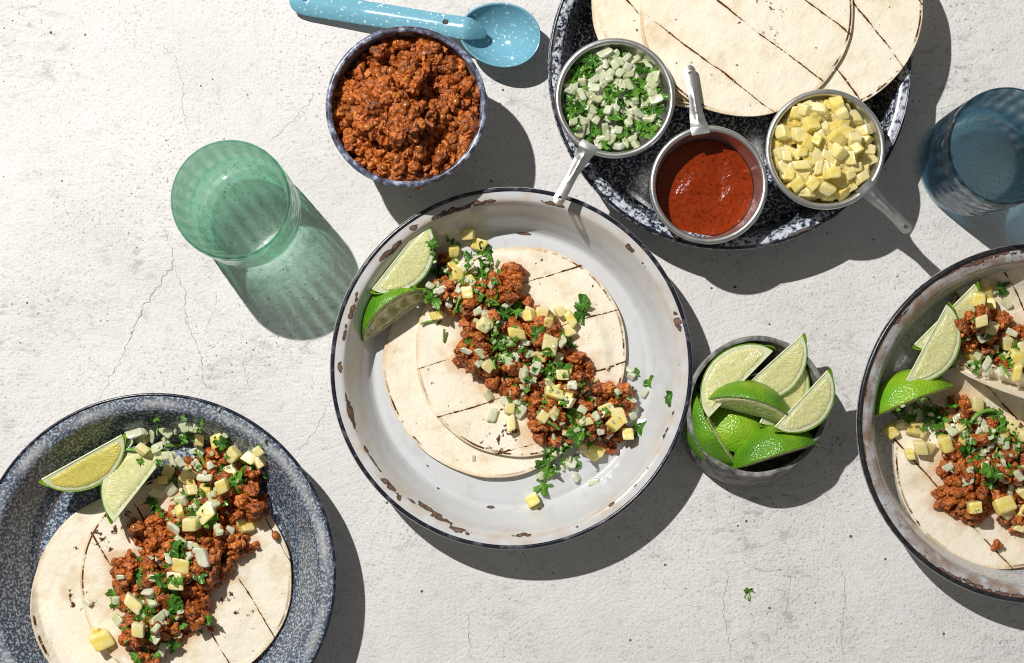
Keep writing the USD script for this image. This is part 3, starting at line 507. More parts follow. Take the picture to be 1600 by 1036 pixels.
m_bubble = M('bubble', {'p': ('glass_bsdf', {'IOR': 1.15, 'roughness': .0})}, [], 'p.BSDF')
tumbler('pale green ribbed glass tumbler standing alone on the left', 'sparkling water in the pale green tumbler', 360, 312, 94.5, m_green, 1)
tumbler('dark blue ribbed glass tumbler at the right edge', 'sparkling water in the dark blue tumbler', 1574, 228, 93, m_bluegl, 2)

# ---------------------------------------------------------------- limes
class _L: pass
def lime_mat(name, c0, c1, c2):
    n = {'t': OBJ, 'n': ('noise_texture', {'scale': 35, 'detail': 2}), 'r': ('rgb_ramp', {'ramp': [(.32, c0), (.55, c1), (.75, c2)]}), 'i': ('voronoi_texture', {'scale': 620, 'feature': 'f1'}),
         'b': ('bump', {'strength': .7, 'distance': .0007, 'invert': True}), 'p': ('principled_bsdf', {'roughness': .30, 'subsurface_weight': .12, 'subsurface_scale': .002, 'subsurface_radius': (.6, 1, .2)})}
    return M(name, n, [('t.object', 'n.vector'), ('t.object', 'i.vector'), ('n.fac', 'r.fac'), ('r.color', 'p.base_color'), ('i.distance', 'b.height'), ('b.normal', 'p.normal')])
m_rind = lime_mat('lime_rind', (.055, .19, .006), (.115, .29, .010), (.30, .43, .02))
m_rindy = lime_mat('lime_rind_yellow', (.13, .35, .010), (.24, .44, .018), (.38, .52, .03))
m_pith = mat_noise('lime_pith', (.60, .68, .30), (.80, .80, .52), 200, rough=.5, bump=.3, subsurface_weight=.3, subsurface_scale=.002, subsurface_radius=(.8, 1, .4))
def pulp_mat(name, c0, c1):
    n = {'a': ('attribute', {'attribute': 'pulp'}), 'mp': ('mapping', {'scale': (30, 5, 1)}), 'n': ('noise_texture', {'scale': 1, 'detail': 4, 'roughness': .6, 'distortion': .4}), 'r': ('rgb_ramp', {'ramp': [(.3, c0), (.62, c1), (.72, tuple(min(1, 1.25 * x) for x in c1))]}),
         'b': ('bump', {'strength': .7, 'distance': .0012}), 'p': ('principled_bsdf', {'roughness': .16, 'subsurface_weight': .35, 'subsurface_scale': .003, 'subsurface_radius': (1, 1, .3), 'coat_weight': .5, 'coat_roughness': .06})}
    return M(name, n, [('a.vector', 'mp.vector'), ('mp.vector', 'n.vector'), ('n.fac', 'r.fac'), ('r.color', 'p.base_color'), ('n.fac', 'b.height'), ('b.normal', 'p.normal')])
m_pulp = pulp_mat('lime_pulp', (.70, .70, .13), (.93, .91, .46))
m_pulpy = pulp_mat('lime_pulp_yellow', (.80, .66, .05), (.94, .82, .20))
def lime_r(t, b):
    t = np.clip(np.abs(t), 0, 1); return b * (np.clip(1 - t ** 2.0, 0, 1) ** .58 * .97 + .03 * (1 - t))
def lime_wedge(label, cx, cy, z0, yaw, beta, half=40, a=.030, b=.0235, yellow=False, group=None, squeezed=0.0, seed=0, pitch=0.0, dzc=None):
    """A lime cut lengthwise. yaw: direction of the core edge in the picture (degrees, counterclockwise); beta: where the rind bulges, 0 = down, 90 = to the left of that direction, 180 = up."""
    rj = random.Random(seed + 99); nU, nV = 44, 22; u = np.linspace(-1, 1, nU); ph = np.linspace(-half, half, nV); U, PHI = np.meshgrid(u, np.radians(ph), indexing='ij')
    core = lambda uu: .0018 * (1 - uu ** 2)   # the core edge bulges a little
    def P(uu, rr, pp): return np.stack([a * uu * (1 + .0 * rr), rr * np.sin(pp), -rr * np.cos(pp)], -1)
    us = np.sin(U * np.pi / 2)
    ro = lime_r(us, b); ri = ro - .0006
    outer = P(us, ro, PHI)
    # nipple ends
    tip = np.clip((np.abs(us) - .93) / .07, 0, 1); outer[..., 0] += np.sign(us) * tip * .0022
    sh = shell(outer.reshape(-1, 3), nU, nV, .0007)
    M4 = TR([0, 0, 0]); B = math.radians(beta); Y = math.radians(yaw)
    Rm = rot([0, 0, 1], Y) @ rot([0, 1, 0], -math.radians(pitch)) @ rot([1, 0, 0], B)
    parts = [('rind', sh, m_rindy if yellow else m_rind, None)]
    # cut faces: a pith border and a pulp field standing slightly proud
    nw = 26; w = np.linspace(0, 1, nw); uu, ww = np.meshgrid(np.sin(u * np.pi / 2), w, indexing='ij')
    for sgn in (-1, 1):
        pp = math.radians(sgn * half); rr = ww * lime_r(uu, b - .0002) + (1 - ww) * 0
        depth = squeezed * np.exp(-((ww - .45) / .3) ** 2) * (1 - uu ** 2) * (1 + .5 * np.sin(uu * 17 + seed))
        face = P(uu, rr, pp); nrm = np.array([0, sgn * math.cos(math.radians(half)), sgn * 0 + math.sin(math.radians(half))]); nrm = np.array([0, sgn * math.cos(math.radians(half)), math.sin(math.radians(half))])
        face = face - nrm * (.0001 + depth)[..., None]
        parts.append(('pith', shell(face.reshape(-1, 3), nU, nw, .0008 * 1), m_pith, None))
        uu2, w2 = np.meshgrid(np.linspace(-.86, .86, 40), np.linspace(0, 1, 24), indexing='ij')
        r1 = np.maximum(lime_r(np.abs(uu2) / .93, b - .0027), .0008); r0 = .0022 + .0012 * np.abs(uu2); r1 = np.maximum(r1, r0 + .0003)
        rr = r0 + (r1 - r0) * w2
        depth = squeezed * np.exp(-((w2 - .45) / .3) ** 2) * (1 - uu2 ** 2) * (1 + .5 * np.sin(uu2 * 17 + seed))
        bump = .0007 * (np.clip(np.minimum(w2, 1 - w2) * 6, 0, 1) * np.clip((.86 - np.abs(uu2)) * 8, 0, 1)) ** .5 + .0007 * (meshkit.fbm(np.stack([uu2 * 26, w2 * 6, 0 * w2 + seed + sgn], -1), 3, seed) - .5) * (1 + squeezed * 900)
        g = P(uu2, rr, pp) + nrm * (bump - depth - .0002)[..., None]
        m = shell(g.reshape(-1, 3), 40, 24, .0006)
        ang = np.arctan2(rr, a * (uu2 + 0 * .5)); pul = np.stack([np.arctan2(a * uu2, rr + .004) , rr * 60, 0 * rr + seed + sgn * 3], -1).reshape(-1, 3)
        parts.append(('pulp', m, m_pulpy if yellow == 2 else m_pulp, {'pulp': np.vstack([pul, pul])}))
    allv = np.vstack([np.asarray(p[1].vertices) for p in parts]) @ Rm[:3, :3].T
    zmin = allv[:, 2].min(); zc_ = z0 - zmin
    cen = (allv.max(0) + allv.min(0)) / 2; w0 = W(cx, cy, zc_ + cen[2]); loc = np.array([w0[0] - cen[0], w0[1] - cen[1], zc_])
    t = thing('lime_wedge', label, 'lime wedge', loc, 0, group)
    for nme, mesh, mm, pv in parts:
        mesh = trimesh.Trimesh(np.asarray(mesh.vertices) @ Rm[:3, :3].T, mesh.faces, process=False); obj(nme, mesh, mm, t, pv=pv)
    splat(allv + loc); return t
FL = .0032
lime_wedge('lime wedge with its cut face in the sun, upper of two on the white plate', 630, 403, .0100, 52, -42, half=40, seed=1)
lime_wedge('squeezed lime wedge showing green rind, lower of two on the white plate', 621, 487, .0060, 36, 112, half=40, squeezed=.0035, seed=2, b=.026)
lime_wedge('yellowish lime wedge lying alone against the wall of the blue plate', 134, 722, .016, 29, -38, half=34, yellow=2, seed=3, a=.032)
lime_wedge('lime wedge with its wide pale cut face up, on the tortilla of the blue plate', 216, 758, .0065, 52, 52, half=38, seed=4, b=.027)
lime_wedge('lime wedge with cut face up in the worn grey plate, on top of another', 1452, 537, .010, 62, -50, half=36, seed=5)
lime_wedge('lime wedge behind another in the worn grey plate, against its wall', 1473, 496, .0045, 45, -46, half=34, seed=6)
lime_wedge('bright yellow green lime wedge lying rind up in the worn grey plate', 1428, 616, .012, 21, 126, half=44, yellow=1, seed=7)
lime_wedge('lime wedge glimpsed low in the middle of the stone bowl', 1222, 611, .016, 60, -40, half=32, seed=8, a=.026)
lime_wedge('lime wedge with yellow streak, rind up beneath others in the stone bowl', 1149, 668, .014, -24, 170, half=48, yellow=1, seed=9)
lime_wedge('lime wedge standing against the left wall of the stone bowl, rind outward', 1115, 672, .025, -61, -128, half=36, seed=10, a=.030, b=.023)
lime_wedge('lime wedge at the back of the stone bowl, tip pointing past its rim', 1201, 574, .019, 42, -50, half=36, seed=11)
lime_wedge('lime wedge with pale wide cut face, at the upper left of the stone bowl', 1149, 597, .022, 46, 50, half=37, seed=12, a=.032, b=.025)
lime_wedge('lime wedge with pale yellow cut face, at the right side of the stone bowl', 1252, 626, .030, 47, -50, half=34, seed=13, a=.0265, b=.022)
lime_wedge('lime wedge rind up across the middle of the stone bowl, cut face shaded', 1171, 629, .036, -14, 116, half=38, seed=14, a=.031, b=.023)
lime_wedge('glossy lime wedge rind up at the front of the stone bowl, overhanging its rim', 1216, 699, .030, 17, 132, half=40, seed=15, a=.031)

# ---------------------------------------------------------------- small food: shapes
protos = {}
def superbox(sx, sy, sz, seed, n=6.0, noise=.08, sub=2):
    m = trimesh.creation.box([2, 2, 2])
    for _ in range(sub): m = m.subdivide()
    v = np.array(m.vertices); r = (np.abs(v) ** n).sum(1) ** (1 / n); v = v / r[:, None]
    g = np.random.default_rng(seed); A = np.eye(3) + g.normal(0, .10, (3, 3)); v = v @ A.T
    v += noise * 2 * (np.stack([meshkit.noise(v * 1.3 + 9 * k + seed, seed + k) for k in range(3)], -1) - .5)
    return v * np.array([sx, sy, sz]) / 2, np.array(m.faces)
def lump(r, seed, rough=.45, sub=3, sq=(1, 1, 1)):
    m = trimesh.creation.icosphere(sub, 1.0); v = np.array(m.vertices); d = meshkit.fbm(v * 1.35 + seed * 5.3, 4, seed) - .5; e = np.abs(meshkit.fbm(v * 3.1 + seed, 3, seed + 3) - .5)
    v = v * (1 + 2.0 * rough * d - 1.1 * rough * e)[:, None] * np.array(sq); return v * r, np.array(m.faces)
def onion(seed):
    g = np.random.default_rng(seed); L, Wd, T = g.uniform(.0055, .0092), g.uniform(.0038, .0060), g.uniform(.0024, .0036)
    v, f = superbox(L, Wd, T, seed, n=5.5, noise=.10, sub=3); v[:, 1] *= 1 + g.uniform(-45, 45) * v[:, 0]; v[:, 0] += g.uniform(-.35, .35) * v[:, 1]; v[:, 2] *= 1 + g.uniform(-60, 60) * v[:, 0]; v[:, 2] += g.uniform(14, 34) * v[:, 0] ** 2 * 1.0 - g.uniform(0, 14) * v[:, 1] ** 2; return v, f
def leaf(seed, size=.0056):
    g = np.random.default_rng(seed); nt, nr = 40, 5; th = np.linspace(0, 2 * np.pi, nt, endpoint=False)
    lob = 3 + seed % 3; rad = size * (.78 + .20 * np.cos(lob * th + g.uniform(0, 6)) + .10 * np.cos(2 * lob * th + 1) + .06 * np.cos(11 * th) + .10 * g.normal(size=nt).cumsum() / 6 * np.sin(th)) * (1 + .35 * np.cos(th))
    rad = np.maximum(rad, .4 * size); rr = np.linspace(0, 1, nr)
    R, T = np.meshgrid(rr, th, indexing='ij'); x, y = R * rad * np.cos(T), R * rad * np.sin(T)
    z = g.uniform(20, 70) * x ** 2 + g.uniform(-90, 90) * x * y + g.uniform(-90, 40) * y ** 2 + .0013 * np.sin(lob * T + seed) * R ** 2 + .0006 * np.sin(9 * T + seed) * R
    v = np.stack([x, y, z], -1).reshape(-1, 3); i, j = np.meshgrid(np.arange(nr - 1), np.arange(nt), indexing='ij'); k = (j + 1) % nt
    q = np.stack([i * nt + j, (i + 1) * nt + j, (i + 1) * nt + k, i * nt + k], -1).reshape(-1, 4); f = np.vstack([q[:, [0, 1, 2]], q[:, [0, 2, 3]]])
    N = len(v); v2 = v.copy(); v2[:, 2] -= .00018; return np.vstack([v, v2]), np.vstack([f, f[:, ::-1] + N])
def stem(seed):
    g = np.random.default_rng(seed); L = g.uniform(.008, .012); n = 9; t = np.linspace(-1, 1, n); bend = g.uniform(-.15, .15); pts = np.stack([t * L / 2, bend * L * t ** 2, 0 * t], -1)
    r = .00085; a = np.linspace(0, 2 * np.pi, 9)[:-1]; v = (pts[:, None] + r * np.stack([0 * a, np.cos(a), np.sin(a)], -1)[None]).reshape(-1, 3); v = np.vstack([v, pts[0], pts[-1]])
    f = []
    for i in range(n - 1):
        for j in range(8): k = (j + 1) % 8; f += [(i * 8 + j, i * 8 + k, i * 8 + 8 + k), (i * 8 + j, i * 8 + 8 + k, i * 8 + 8 + j)]
    for j in range(8): k = (j + 1) % 8; f += [(n * 8, k, j), (n * 8 + 1, (n - 1) * 8 + j, (n - 1) * 8 + k)]
    return v, np.array(f)
def lentil(seed):
    v, f = lump(.0030, seed, .10, 2, (1.0, .93, .72)); return v, f
protos['pineapple_cube'] = [superbox(.0088 * a, .0084 * b_, .0082 * c_, 11 + k, n=9, noise=.05, sub=3) for k, (a, b_, c_) in enumerate([(1, 1, 1), (1.15, .9, .9), (.9, 1.1, 1), (1.2, .8, .8), (.85, .9, 1.1), (1.05, 1.05, .8)])]
protos['onion_piece'] = [onion(30 + k) for k in range(10)]
protos['cilantro_leaf'] = [leaf(50 + k) for k in range(10)]
protos['cilantro_stem'] = [stem(70 + k) for k in range(4)]
protos['lentil'] = [lentil(80 + k) for k in range(5)]
protos['filling_crumb'] = [lump(.0053, 90 + k, .70, 3, [(1.25, .95, .8), (1, 1, .85), (1.35, .8, .8), (1, .85, 1)][k % 4]) for k in range(10)]
BT = {'pineapple_cube': .0042, 'onion_piece': .0016, 'cilantro_leaf': .0009, 'cilantro_stem': .0008, 'lentil': .0021, 'filling_crumb': .0034}
BR = {'pineapple_cube': .0050, 'onion_piece': .0036, 'cilantro_leaf': .0040, 'cilantro_stem': .0026, 'lentil': .0027, 'filling_crumb': .0043}

def food(name, c0, c1, mid=None, scale=120, rough=.3, bump=.4, bdist=.0006, bscale=500, **kw): return mat_noise(name, c0, c1, scale, rough=rough, bump=bump, bdist=bdist, bscale=bscale, mid=mid, pos=True, **kw)
SSS = dict(subsurface_weight=.4, subsurface_scale=.0035)
def flesh(name, c0, c1, scale, rough, trans, tcol, bscale, bump=.5, stretch=(1, 1, 1)):
    """Wet translucent flesh: a glossy body that lets some light through."""
    n = {'t': OBJ, 'mp': ('mapping', {'scale': stretch}), 'n': ('noise_texture', {'scale': scale, 'detail': 4, 'roughness': .65}), 'r': ('rgb_ramp', {'ramp': [(.35, c0), (.65, c1)]}), 'n2': ('noise_texture', {'scale': bscale, 'detail': 4, 'roughness': .6}),
         'b': ('bump', {'strength': bump, 'distance': .0009}), 'p': ('principled_bsdf', {'roughness': rough, 'subsurface_weight': .45, 'subsurface_scale': .004, 'subsurface_radius': tcol, 'coat_weight': .35, 'coat_roughness': .08}), 'tl': ('translucent_bsdf', {'color': tcol}), 'x': ('mix_closure', {'fac': trans})}
    return M(name, n, [('t.object', 'mp.vector'), ('mp.vector', 'n.vector'), ('mp.vector', 'n2.vector'), ('n.fac', 'r.fac'), ('r.color', 'p.base_color'), ('n2.fac', 'b.height'), ('b.normal', 'p.normal'), ('p.BSDF', 'x.closure1'), ('tl.BSDF', 'x.closure2')], 'x.closure')
mats = {
 'pineapple_cube': [flesh('pineapple', (.98, .64, .09), (.99, .84, .30), 190, .26, .03, (1, .82, .3), 420, .6, (1, 1, .25)), flesh('pineapple_pale', (.98, .73, .18), (.99, .89, .46), 190, .26, .03, (1, .86, .4), 420, .6, (.25, 1, 1))],
 'onion_piece': [flesh('onion', (.72, .77, .44), (.91, .92, .68), 240, .16, .06, (1, 1, .72), 300, .4, (1, .2, 1)), flesh('onion_green', (.60, .69, .28), (.82, .87, .54), 240, .16, .06, (.9, 1, .55), 300, .4, (1, .2, 1))],
 'lentil': [food('lentil_brown', (.17, .042, .009), (.40, .125, .025), rough=.2, scale=260), food('lentil_red', (.20, .045, .008), (.45, .15, .03), rough=.22, scale=260)],
 'filling_crumb': [food('walnut_dark', (.075, .016, .004), (.46, .13, .02), mid=(.28, .068, .011), rough=.24, bump=.9, bdist=.0014, bscale=700, scale=300), food('walnut_orange', (.24, .05, .007), (.68, .25, .05), mid=(.45, .115, .018), rough=.26, bump=.9, bdist=.0014, bscale=700, scale=300),
                  food('walnut_red', (.13, .026, .005), (.58, .17, .024), mid=(.38, .092, .014), rough=.22, bump=.9, bdist=.0014, bscale=700, scale=300)]}
def leaf_mat(name, c0, c1):
    n = {'g': ('geometry', {}), 'n': ('noise_texture', {'scale': 260, 'detail': 3}), 'r': ('rgb_ramp', {'ramp': [(.35, c0), (.65, c1)]}), 'b': ('bump', {'strength': .5, 'distance': .0008}),
         'p': ('principled_bsdf', {'roughness': .32}), 't': ('translucent_bsdf', {'color': (.14, .30, .02)}), 'x': ('mix_closure', {'fac': .3})}
    return M(name, n, [('g.position', 'n.vector'), ('n.fac', 'r.fac'), ('r.color', 'p.base_color'), ('n.fac', 'b.height'), ('b.normal', 'p.normal'), ('p.BSDF', 'x.closure1'), ('t.BSDF', 'x.closure2')], 'x.closure')
mats['cilantro_leaf'] = [leaf_mat('cilantro', (.032, .125, .010), (.10, .28, .024)), leaf_mat('cilantro_light', (.06, .21, .014), (.17, .38, .04))]
mats['cilantro_stem'] = [leaf_mat('cilantro_stem_green', (.16, .38, .04), (.28, .50, .09))]

def put(kind, px, py, label, group, cat, scale=1.0, tilt=25, lift=0.0, yaw=None, extra_tilt=None, world=None, q=62):
    """Lays one bit of food down where the picture has it, on whatever lies there already."""
    p = on(px, py, .0022, q) if world is None else np.array([world[0], world[1], height(world[0], world[1], .0022, q)])
    k = rnd.randrange(len(protos[kind])); v, f = protos[kind][k]
    ax = [rnd.gauss(0, 1), rnd.gauss(0, 1), 0]; Rm = rot(ax, math.radians(abs(rnd.gauss(0, tilt)))) @ rot([0, 0, 1], rnd.uniform(0, 6.283) if yaw is None else yaw)
    if kind in ('filling_crumb', 'lentil'): Rm = trimesh.transformations.random_rotation_matrix(np.array([rnd.random() for _ in range(3)]))
    vv = v @ Rm[:3, :3].T * scale; t = BT[kind] * scale; lift += {'onion_piece': .0012, 'cilantro_leaf': .0016, 'cilantro_stem': .0014}.get(kind, 0) if p[2] > .008 else 0; z = p[2] - np.percentile(vv[:, 2], 12) - .0002 + lift
    pr = obj({'cilantro_stem': 'chopped_cilantro'}.get(kind, kind), (vv, f), rnd.choice(mats[kind]), smooth=(True if kind in ('filling_crumb', 'lentil', 'cilantro_leaf', 'cilantro_stem') else 38), mat4=TR([p[0], p[1], z]))
    tag(pr, label, cat, group); raise_disc(p[0], p[1], BR[kind] * scale * .85, z + t * .75, t * .5); return pr

# ---------------------------------------------------------------- crumble of lentils and walnuts
m_sauce = food('crumble_sauce', (.035, .008, .004), (.17, .035, .008), rough=.3, bump=1, bdist=.002, bscale=500, scale=300)
def crumble(where, poly, inset, hmax, n_stuff, n_walnut, n_lentil, label, seed, circle=None, glab=None):
    """A heap: a moist base and hidden crumbs as one mass, with the crumbs one can tell apart lying on it."""
    r = random.Random(seed)
    wp = [on(x, y)[:2] for x, y in poly] if circle is None else [(circle[0] + circle[2] * math.cos(a), circle[1] + circle[2] * math.sin(a)) for a in np.linspace(0, 2 * math.pi, 60, endpoint=False)]
    P = Polygon(wp).buffer(0); x0, y0, x1, y1 = P.bounds; g = .0012
    X, Y = np.meshgrid(np.arange(x0, x1, g), np.arange(y0, y1, g), indexing='ij'); pt = shapely.points(X, Y); ins = shapely.contains(P, pt); D = np.where(ins, shapely.distance(P.exterior, pt), -.002)
    def mound(d, x, y): return np.clip(d / inset, 0, 1) ** .7 * hmax * (.12 + 1.45 * np.clip((meshkit.fbm(np.stack([np.asarray(x) * 62, np.asarray(y) * 62, 0 * np.asarray(x) + seed], -1), 3, seed) - .30) / .40, 0, 1))
    base = np.array([height(a, b_, .002, 55) for a, b_ in zip(X.ravel(), Y.ravel())]).reshape(X.shape)
    Z = base + np.maximum(mound(np.maximum(D, 0), X, Y) - .0035, -.0006) + .0022 * (meshkit.fbm(np.stack([X * 260, Y * 260, 0 * X], -1), 3, seed) - .5)
    nx, ny = X.shape; idx = np.arange(nx * ny).reshape(nx, ny); keep = (D[:-1, :-1] > .0006) & (D[1:, :-1] > .0006) & (D[:-1, 1:] > .0006) & (D[1:, 1:] > .0006)
    q = np.stack([idx[:-1, :-1], idx[1:, :-1], idx[1:, 1:], idx[:-1, 1:]], -1)[keep]; V = [np.stack([X, Y, Z], -1).reshape(-1, 3)]; F = [np.vstack([q[:, [0, 1, 2]], q[:, [0, 2, 3]]])]; n = nx * ny
    splat(V[0][(D > .0006).ravel()])
    cand = [(X[i, j], Y[i, j], D[i, j]) for i, j in zip(*np.nonzero(D > .0015))]
    tri = sum(len(p[1]) for p in protos['lentil'])
    def spots(n, rmin):
        out = []; tries = 0
        while len(out) < n and tries < 60 * n:
            tries += 1; x, y, d = r.choice(cand)
            if all((x - a) ** 2 + (y - b_) ** 2 > rmin * rmin for a, b_, _ in out): out.append((x, y, d))
        return out
    for (x, y, d) in spots(n_stuff, .0035):
        kind = 'filling_crumb' if r.random() < .8 else 'lentil'; v, f = r.choice(protos[kind]); sc = r.uniform(.4, .95)
        vv = v @ trimesh.transformations.random_rotation_matrix(np.array([r.random() for _ in range(3)]))[:3, :3].T * sc; z = height(x, y, .002, 60) + BT[kind] * sc * .35
        V.append(vv + [x, y, z]); F.append(f + n); n += len(vv); raise_disc(x, y, BR[kind] * sc * .8, z + BT[kind] * sc * .7, .0012)
    st = obj('crumble_filling', (np.vstack(V), np.vstack(F)), mats['filling_crumb'][2], smooth=True); tag(st, label, 'taco filling', kind='stuff')
    for (x, y, d) in spots(n_walnut, .0056): put('filling_crumb', 0, 0, 'glossy red brown crumb ' + where, 'crumbs ' + where, 'crumb', r.choice([.65, .8, .9, 1.0, 1.1, 1.3]), world=(x, y), lift=-.0012)
    for (x, y, d) in spots(n_lentil, .0042): put('lentil', 0, 0, 'small round brown lentil ' + where, 'lentils ' + where, 'lentil', r.uniform(.85, 1.2), world=(x, y), lift=-.0006)
crumble('of the taco on the white plate', polyC, .016, .013, 200, 90, 44, 'rust brown lentil filling across the taco on the white plate', 3)
crumble('of the taco on the blue plate', polyB, .016, .013, 220, 90, 46, 'rust brown lentil filling across the taco on the blue plate', 4)
crumble('of the lower taco on the grey plate', polyG1, .016, .012, 150, 40, 62, 'dark brown lentil filling in the lower taco on the worn grey plate', 5)
crumble('of the upper taco on the grey plate', polyG2, .014, .010, 80, 24, 22, 'dark brown lentil filling in the upper taco on the worn grey plate', 6)
raise_disc(cBo[0], cBo[1], RBo * .955, .054)
crumble('heaped in the enamel bowl', None, .030, .0155, 330, 165, 64, 'rust brown lentil crumble heaped in the blue rimmed bowl', 7, circle=(cBo[0], cBo[1], RBo * .91))

# ---------------------------------------------------------------- toppings, each where the picture has it
def lay(o, sc, kind, pts, where, cat, scale=1.0, tilt=25):
    scale *= .90 if kind == PI_ else 1.0 if kind == LE else .94
    nm = {'pineapple_cube': 'pale yellow pineapple cube', 'onion_piece': 'translucent white piece of chopped onion', 'cilantro_leaf': 'torn green cilantro leaf', 'cilantro_stem': 'short cut green cilantro stem'}[kind]
    grp = {'pineapple_cube': 'pineapple cubes', 'onion_piece': 'onion pieces', 'cilantro_leaf': 'cilantro leaves', 'cilantro_stem': 'cilantro stems'}[kind]
    for p in pts:
        s = scale * (p[2] if len(p) > 2 else 1) * rnd.uniform(.88, 1.12); put(kind, o[0] + sc * p[0], o[1] + sc * p[1], f'{nm} {where}', f'{grp} {where}', cat, s, tilt, yaw=p[3] if len(p) > 3 else None)
PI_, ON, LE, SM = 'pineapple_cube', 'onion_piece', 'cilantro_leaf', 'cilantro_stem'
CT = {PI_: 'pineapple', ON: 'onion', LE: 'cilantro', SM: 'cilantro'}
def topping(o, sc, where, d, scale=1.0):
    for kind in (PI_, ON, LE, SM):
        if kind in d: lay(o, sc, kind, d[kind], where, CT[kind], scale)
a = .19305
wh = 'on the taco of the white plate'
topping((640, 340), a, wh, {PI_: [(480, 140, 1.3), (565, 225), (355, 275, .95), (380, 490, 1.2), (370, 390), (480, 520), (470, 620), (225, 790, .95), (610, 860, .95), (800, 830, .8), (970, 790, 1.05), (870, 950, 1.15), (450, 410, 1.1)],
    ON: [(160, 550), (240, 590, 1.2), (395, 590, .9), (470, 390, 1.4), (520, 430), (660, 550, .8), (685, 500, .6), (790, 700), (700, 770, 1.3), (740, 850, 1.1), (610, 780), (550, 760), (280, 760, 1.2), (320, 690), (910, 790, .7), (545, 840, .7), (680, 950), (490, 520), (270, 780, .9)],
    LE: [(220, 450, 1.2), (305, 450), (610, 420, 1.3), (600, 380), (530, 590, 1.3), (545, 500, 1.1), (440, 700, 1.2), (580, 690, 1.1), (650, 680), (850, 770, 1.2), (840, 720), (170, 620, 1.1), (190, 650), (735, 465, .8), (600, 265), (630, 280, .8), (500, 305, .7), (670, 850, 1.1), (175, 225, .9), (740, 790)],
    SM: [(430, 540, 1.4, 1.5), (140, 845, .9, .3), (280, 955, 1.2, 1.4), (705, 370, .7, 1.2), (690, 680, 1, 2.6), (390, 690, .9, 1.2)]})
topping((780, 440), a, wh, {PI_: [(245, 275, 1.1), (340, 245), (490, 240), (575, 300), (395, 335, .8), (560, 400), (410, 515, 1.2), (140, 425, 1.25), (330, 610, 1.1), (520, 730, 1.15), (400, 420, .6)],
    ON: [(510, 490, 1.1), (480, 625, 1.2), (240, 580, 1.2), (90, 490, 1.2), (180, 500), (215, 500), (300, 700, 1.3), (200, 760, 1.4), (405, 810, .9), (590, 850), (70, 640, 1.4), (130, 600, 1.2), (960, 890, .7), (280, 810, .7), (240, 830, .7), (60, 190), (185, 270, .7)],
    LE: [(675, 200, 1.2), (675, 260, 1.0), (430, 690, 1.3), (490, 710, 1.2), (400, 720), (295, 430, 1.1), (555, 520), (495, 455, .8), (130, 250, 1.1), (40, 270), (10, 500), (400, 560, .8), (535, 970)], SM: [(240, 870, .7, 1.2), (190, 640, .9, .5), (730, 970, .9, 1.3)]})
topping((680, 500), a, wh, {PI_: [(430, 360, 1.2), (600, 715, .9), (615, 835, 1.05), (870, 790, 1.05), (960, 750, 1.1), (960, 600, 1.2), (400, 40)],
    ON: [(250, 250), (370, 270, 1.2), (355, 345, 1.1), (430, 610, 1.2), (460, 765, 1.1), (670, 640, 1.5), (560, 650, 1.1), (690, 740, 1.2), (590, 330, 1.5), (820, 390, 1.2), (730, 440, 1.2)],
    LE: [(500, 200, 1.2), (480, 270), (510, 340), (270, 190, .7), (460, 40, 1.1), (700, 230, .8), (600, 620, .7)], SM: [(640, 240, 1, .6), (475, 340, 1, 1.5), (880, 705, .7, 2.7)]})
topping((840, 570), a, wh, {PI_: [(200, 80, .9), (130, 230, 1.1), (230, 270), (260, 310, .8), (40, 420), (235, 540, 1.1), (380, 460), (560, 370, 1.1), (650, 410, 1.15), (620, 480, 1.1), (730, 560, 1.1), (365, 660), (460, 700, 1.1)],
    ON: [(95, 140), (280, 165, 1.1), (350, 370, 1.4), (430, 320), (470, 420, 1.2), (510, 540), (580, 575, .6), (650, 220, .7), (760, 280), (770, 370, 1.2), (770, 410, 1.2), (720, 460, 1.2), (840, 455), (870, 230), (755, 90, 1.2), (735, 40), (250, 790, 1.3), (310, 910, 1.2), (450, 945, .9), (30, 900, 1.2), (460, 625, .7)],
    LE: [(220, 310), (270, 430, 1.4), (290, 500, 1.2), (240, 640, 1.3), (200, 650), (70, 800, 1.2), (110, 850, 1.2), (80, 870), (100, 720), (50, 970, 1.1), (850, 500, 1.1), (800, 580, .8), (350, 560, 1.2), (400, 600), (740, 250, .6), (800, 70, .7), (310, 570, 1.2), (330, 610)], SM: [(430, 330, 1, 1.5), (540, 390, 1, .2), (150, 730, 1, 1.2), (130, 490, 1.3, 2.5)]})
def bits(polys, label, n, seed):
    r = random.Random(seed); V, F, m = [], [], 0
    V2, F2, m2 = [], [], 0
    for cx_, cy_, rad_ in polys:
        for _ in range(n):
            x, y = r.gauss(cx_, rad_), r.gauss(cy_, rad_); p = on(x, y, .0018, 70); kind = LE if r.random() < .5 else ON; v, f = r.choice(protos[kind]); sc = r.uniform(.32, .55)
            vv = v @ (rot([r.gauss(0, 1), r.gauss(0, 1), 0], r.gauss(0, .5)) @ rot([0, 0, 1], r.uniform(0, 6.28)))[:3, :3].T * sc + p + [0, 0, BT[kind] * sc + .0006]
            if kind == LE: V.append(vv); F.append(f + m); m += len(vv)
            else: V2.append(vv); F2.append(f + m2); m2 += len(vv)
    tag(obj('minced_cilantro', (np.vstack(V), np.vstack(F)), mats[LE][1], smooth=True), 'fine minced cilantro flecks ' + label, 'cilantro', kind='stuff')
    tag(obj('minced_onion', (np.vstack(V2), np.vstack(F2)), mats[ON][1], smooth=38), 'fine minced onion crumbs ' + label, 'onion', kind='stuff')
bits([(700, 440, 20), (820, 600, 26), (910, 620, 26), (720, 420, 22), (760, 465, 22), (800, 545, 26), (850, 570, 24), (880, 640, 28), (940, 660, 26), (880, 710, 16)], wh, 24, 11)
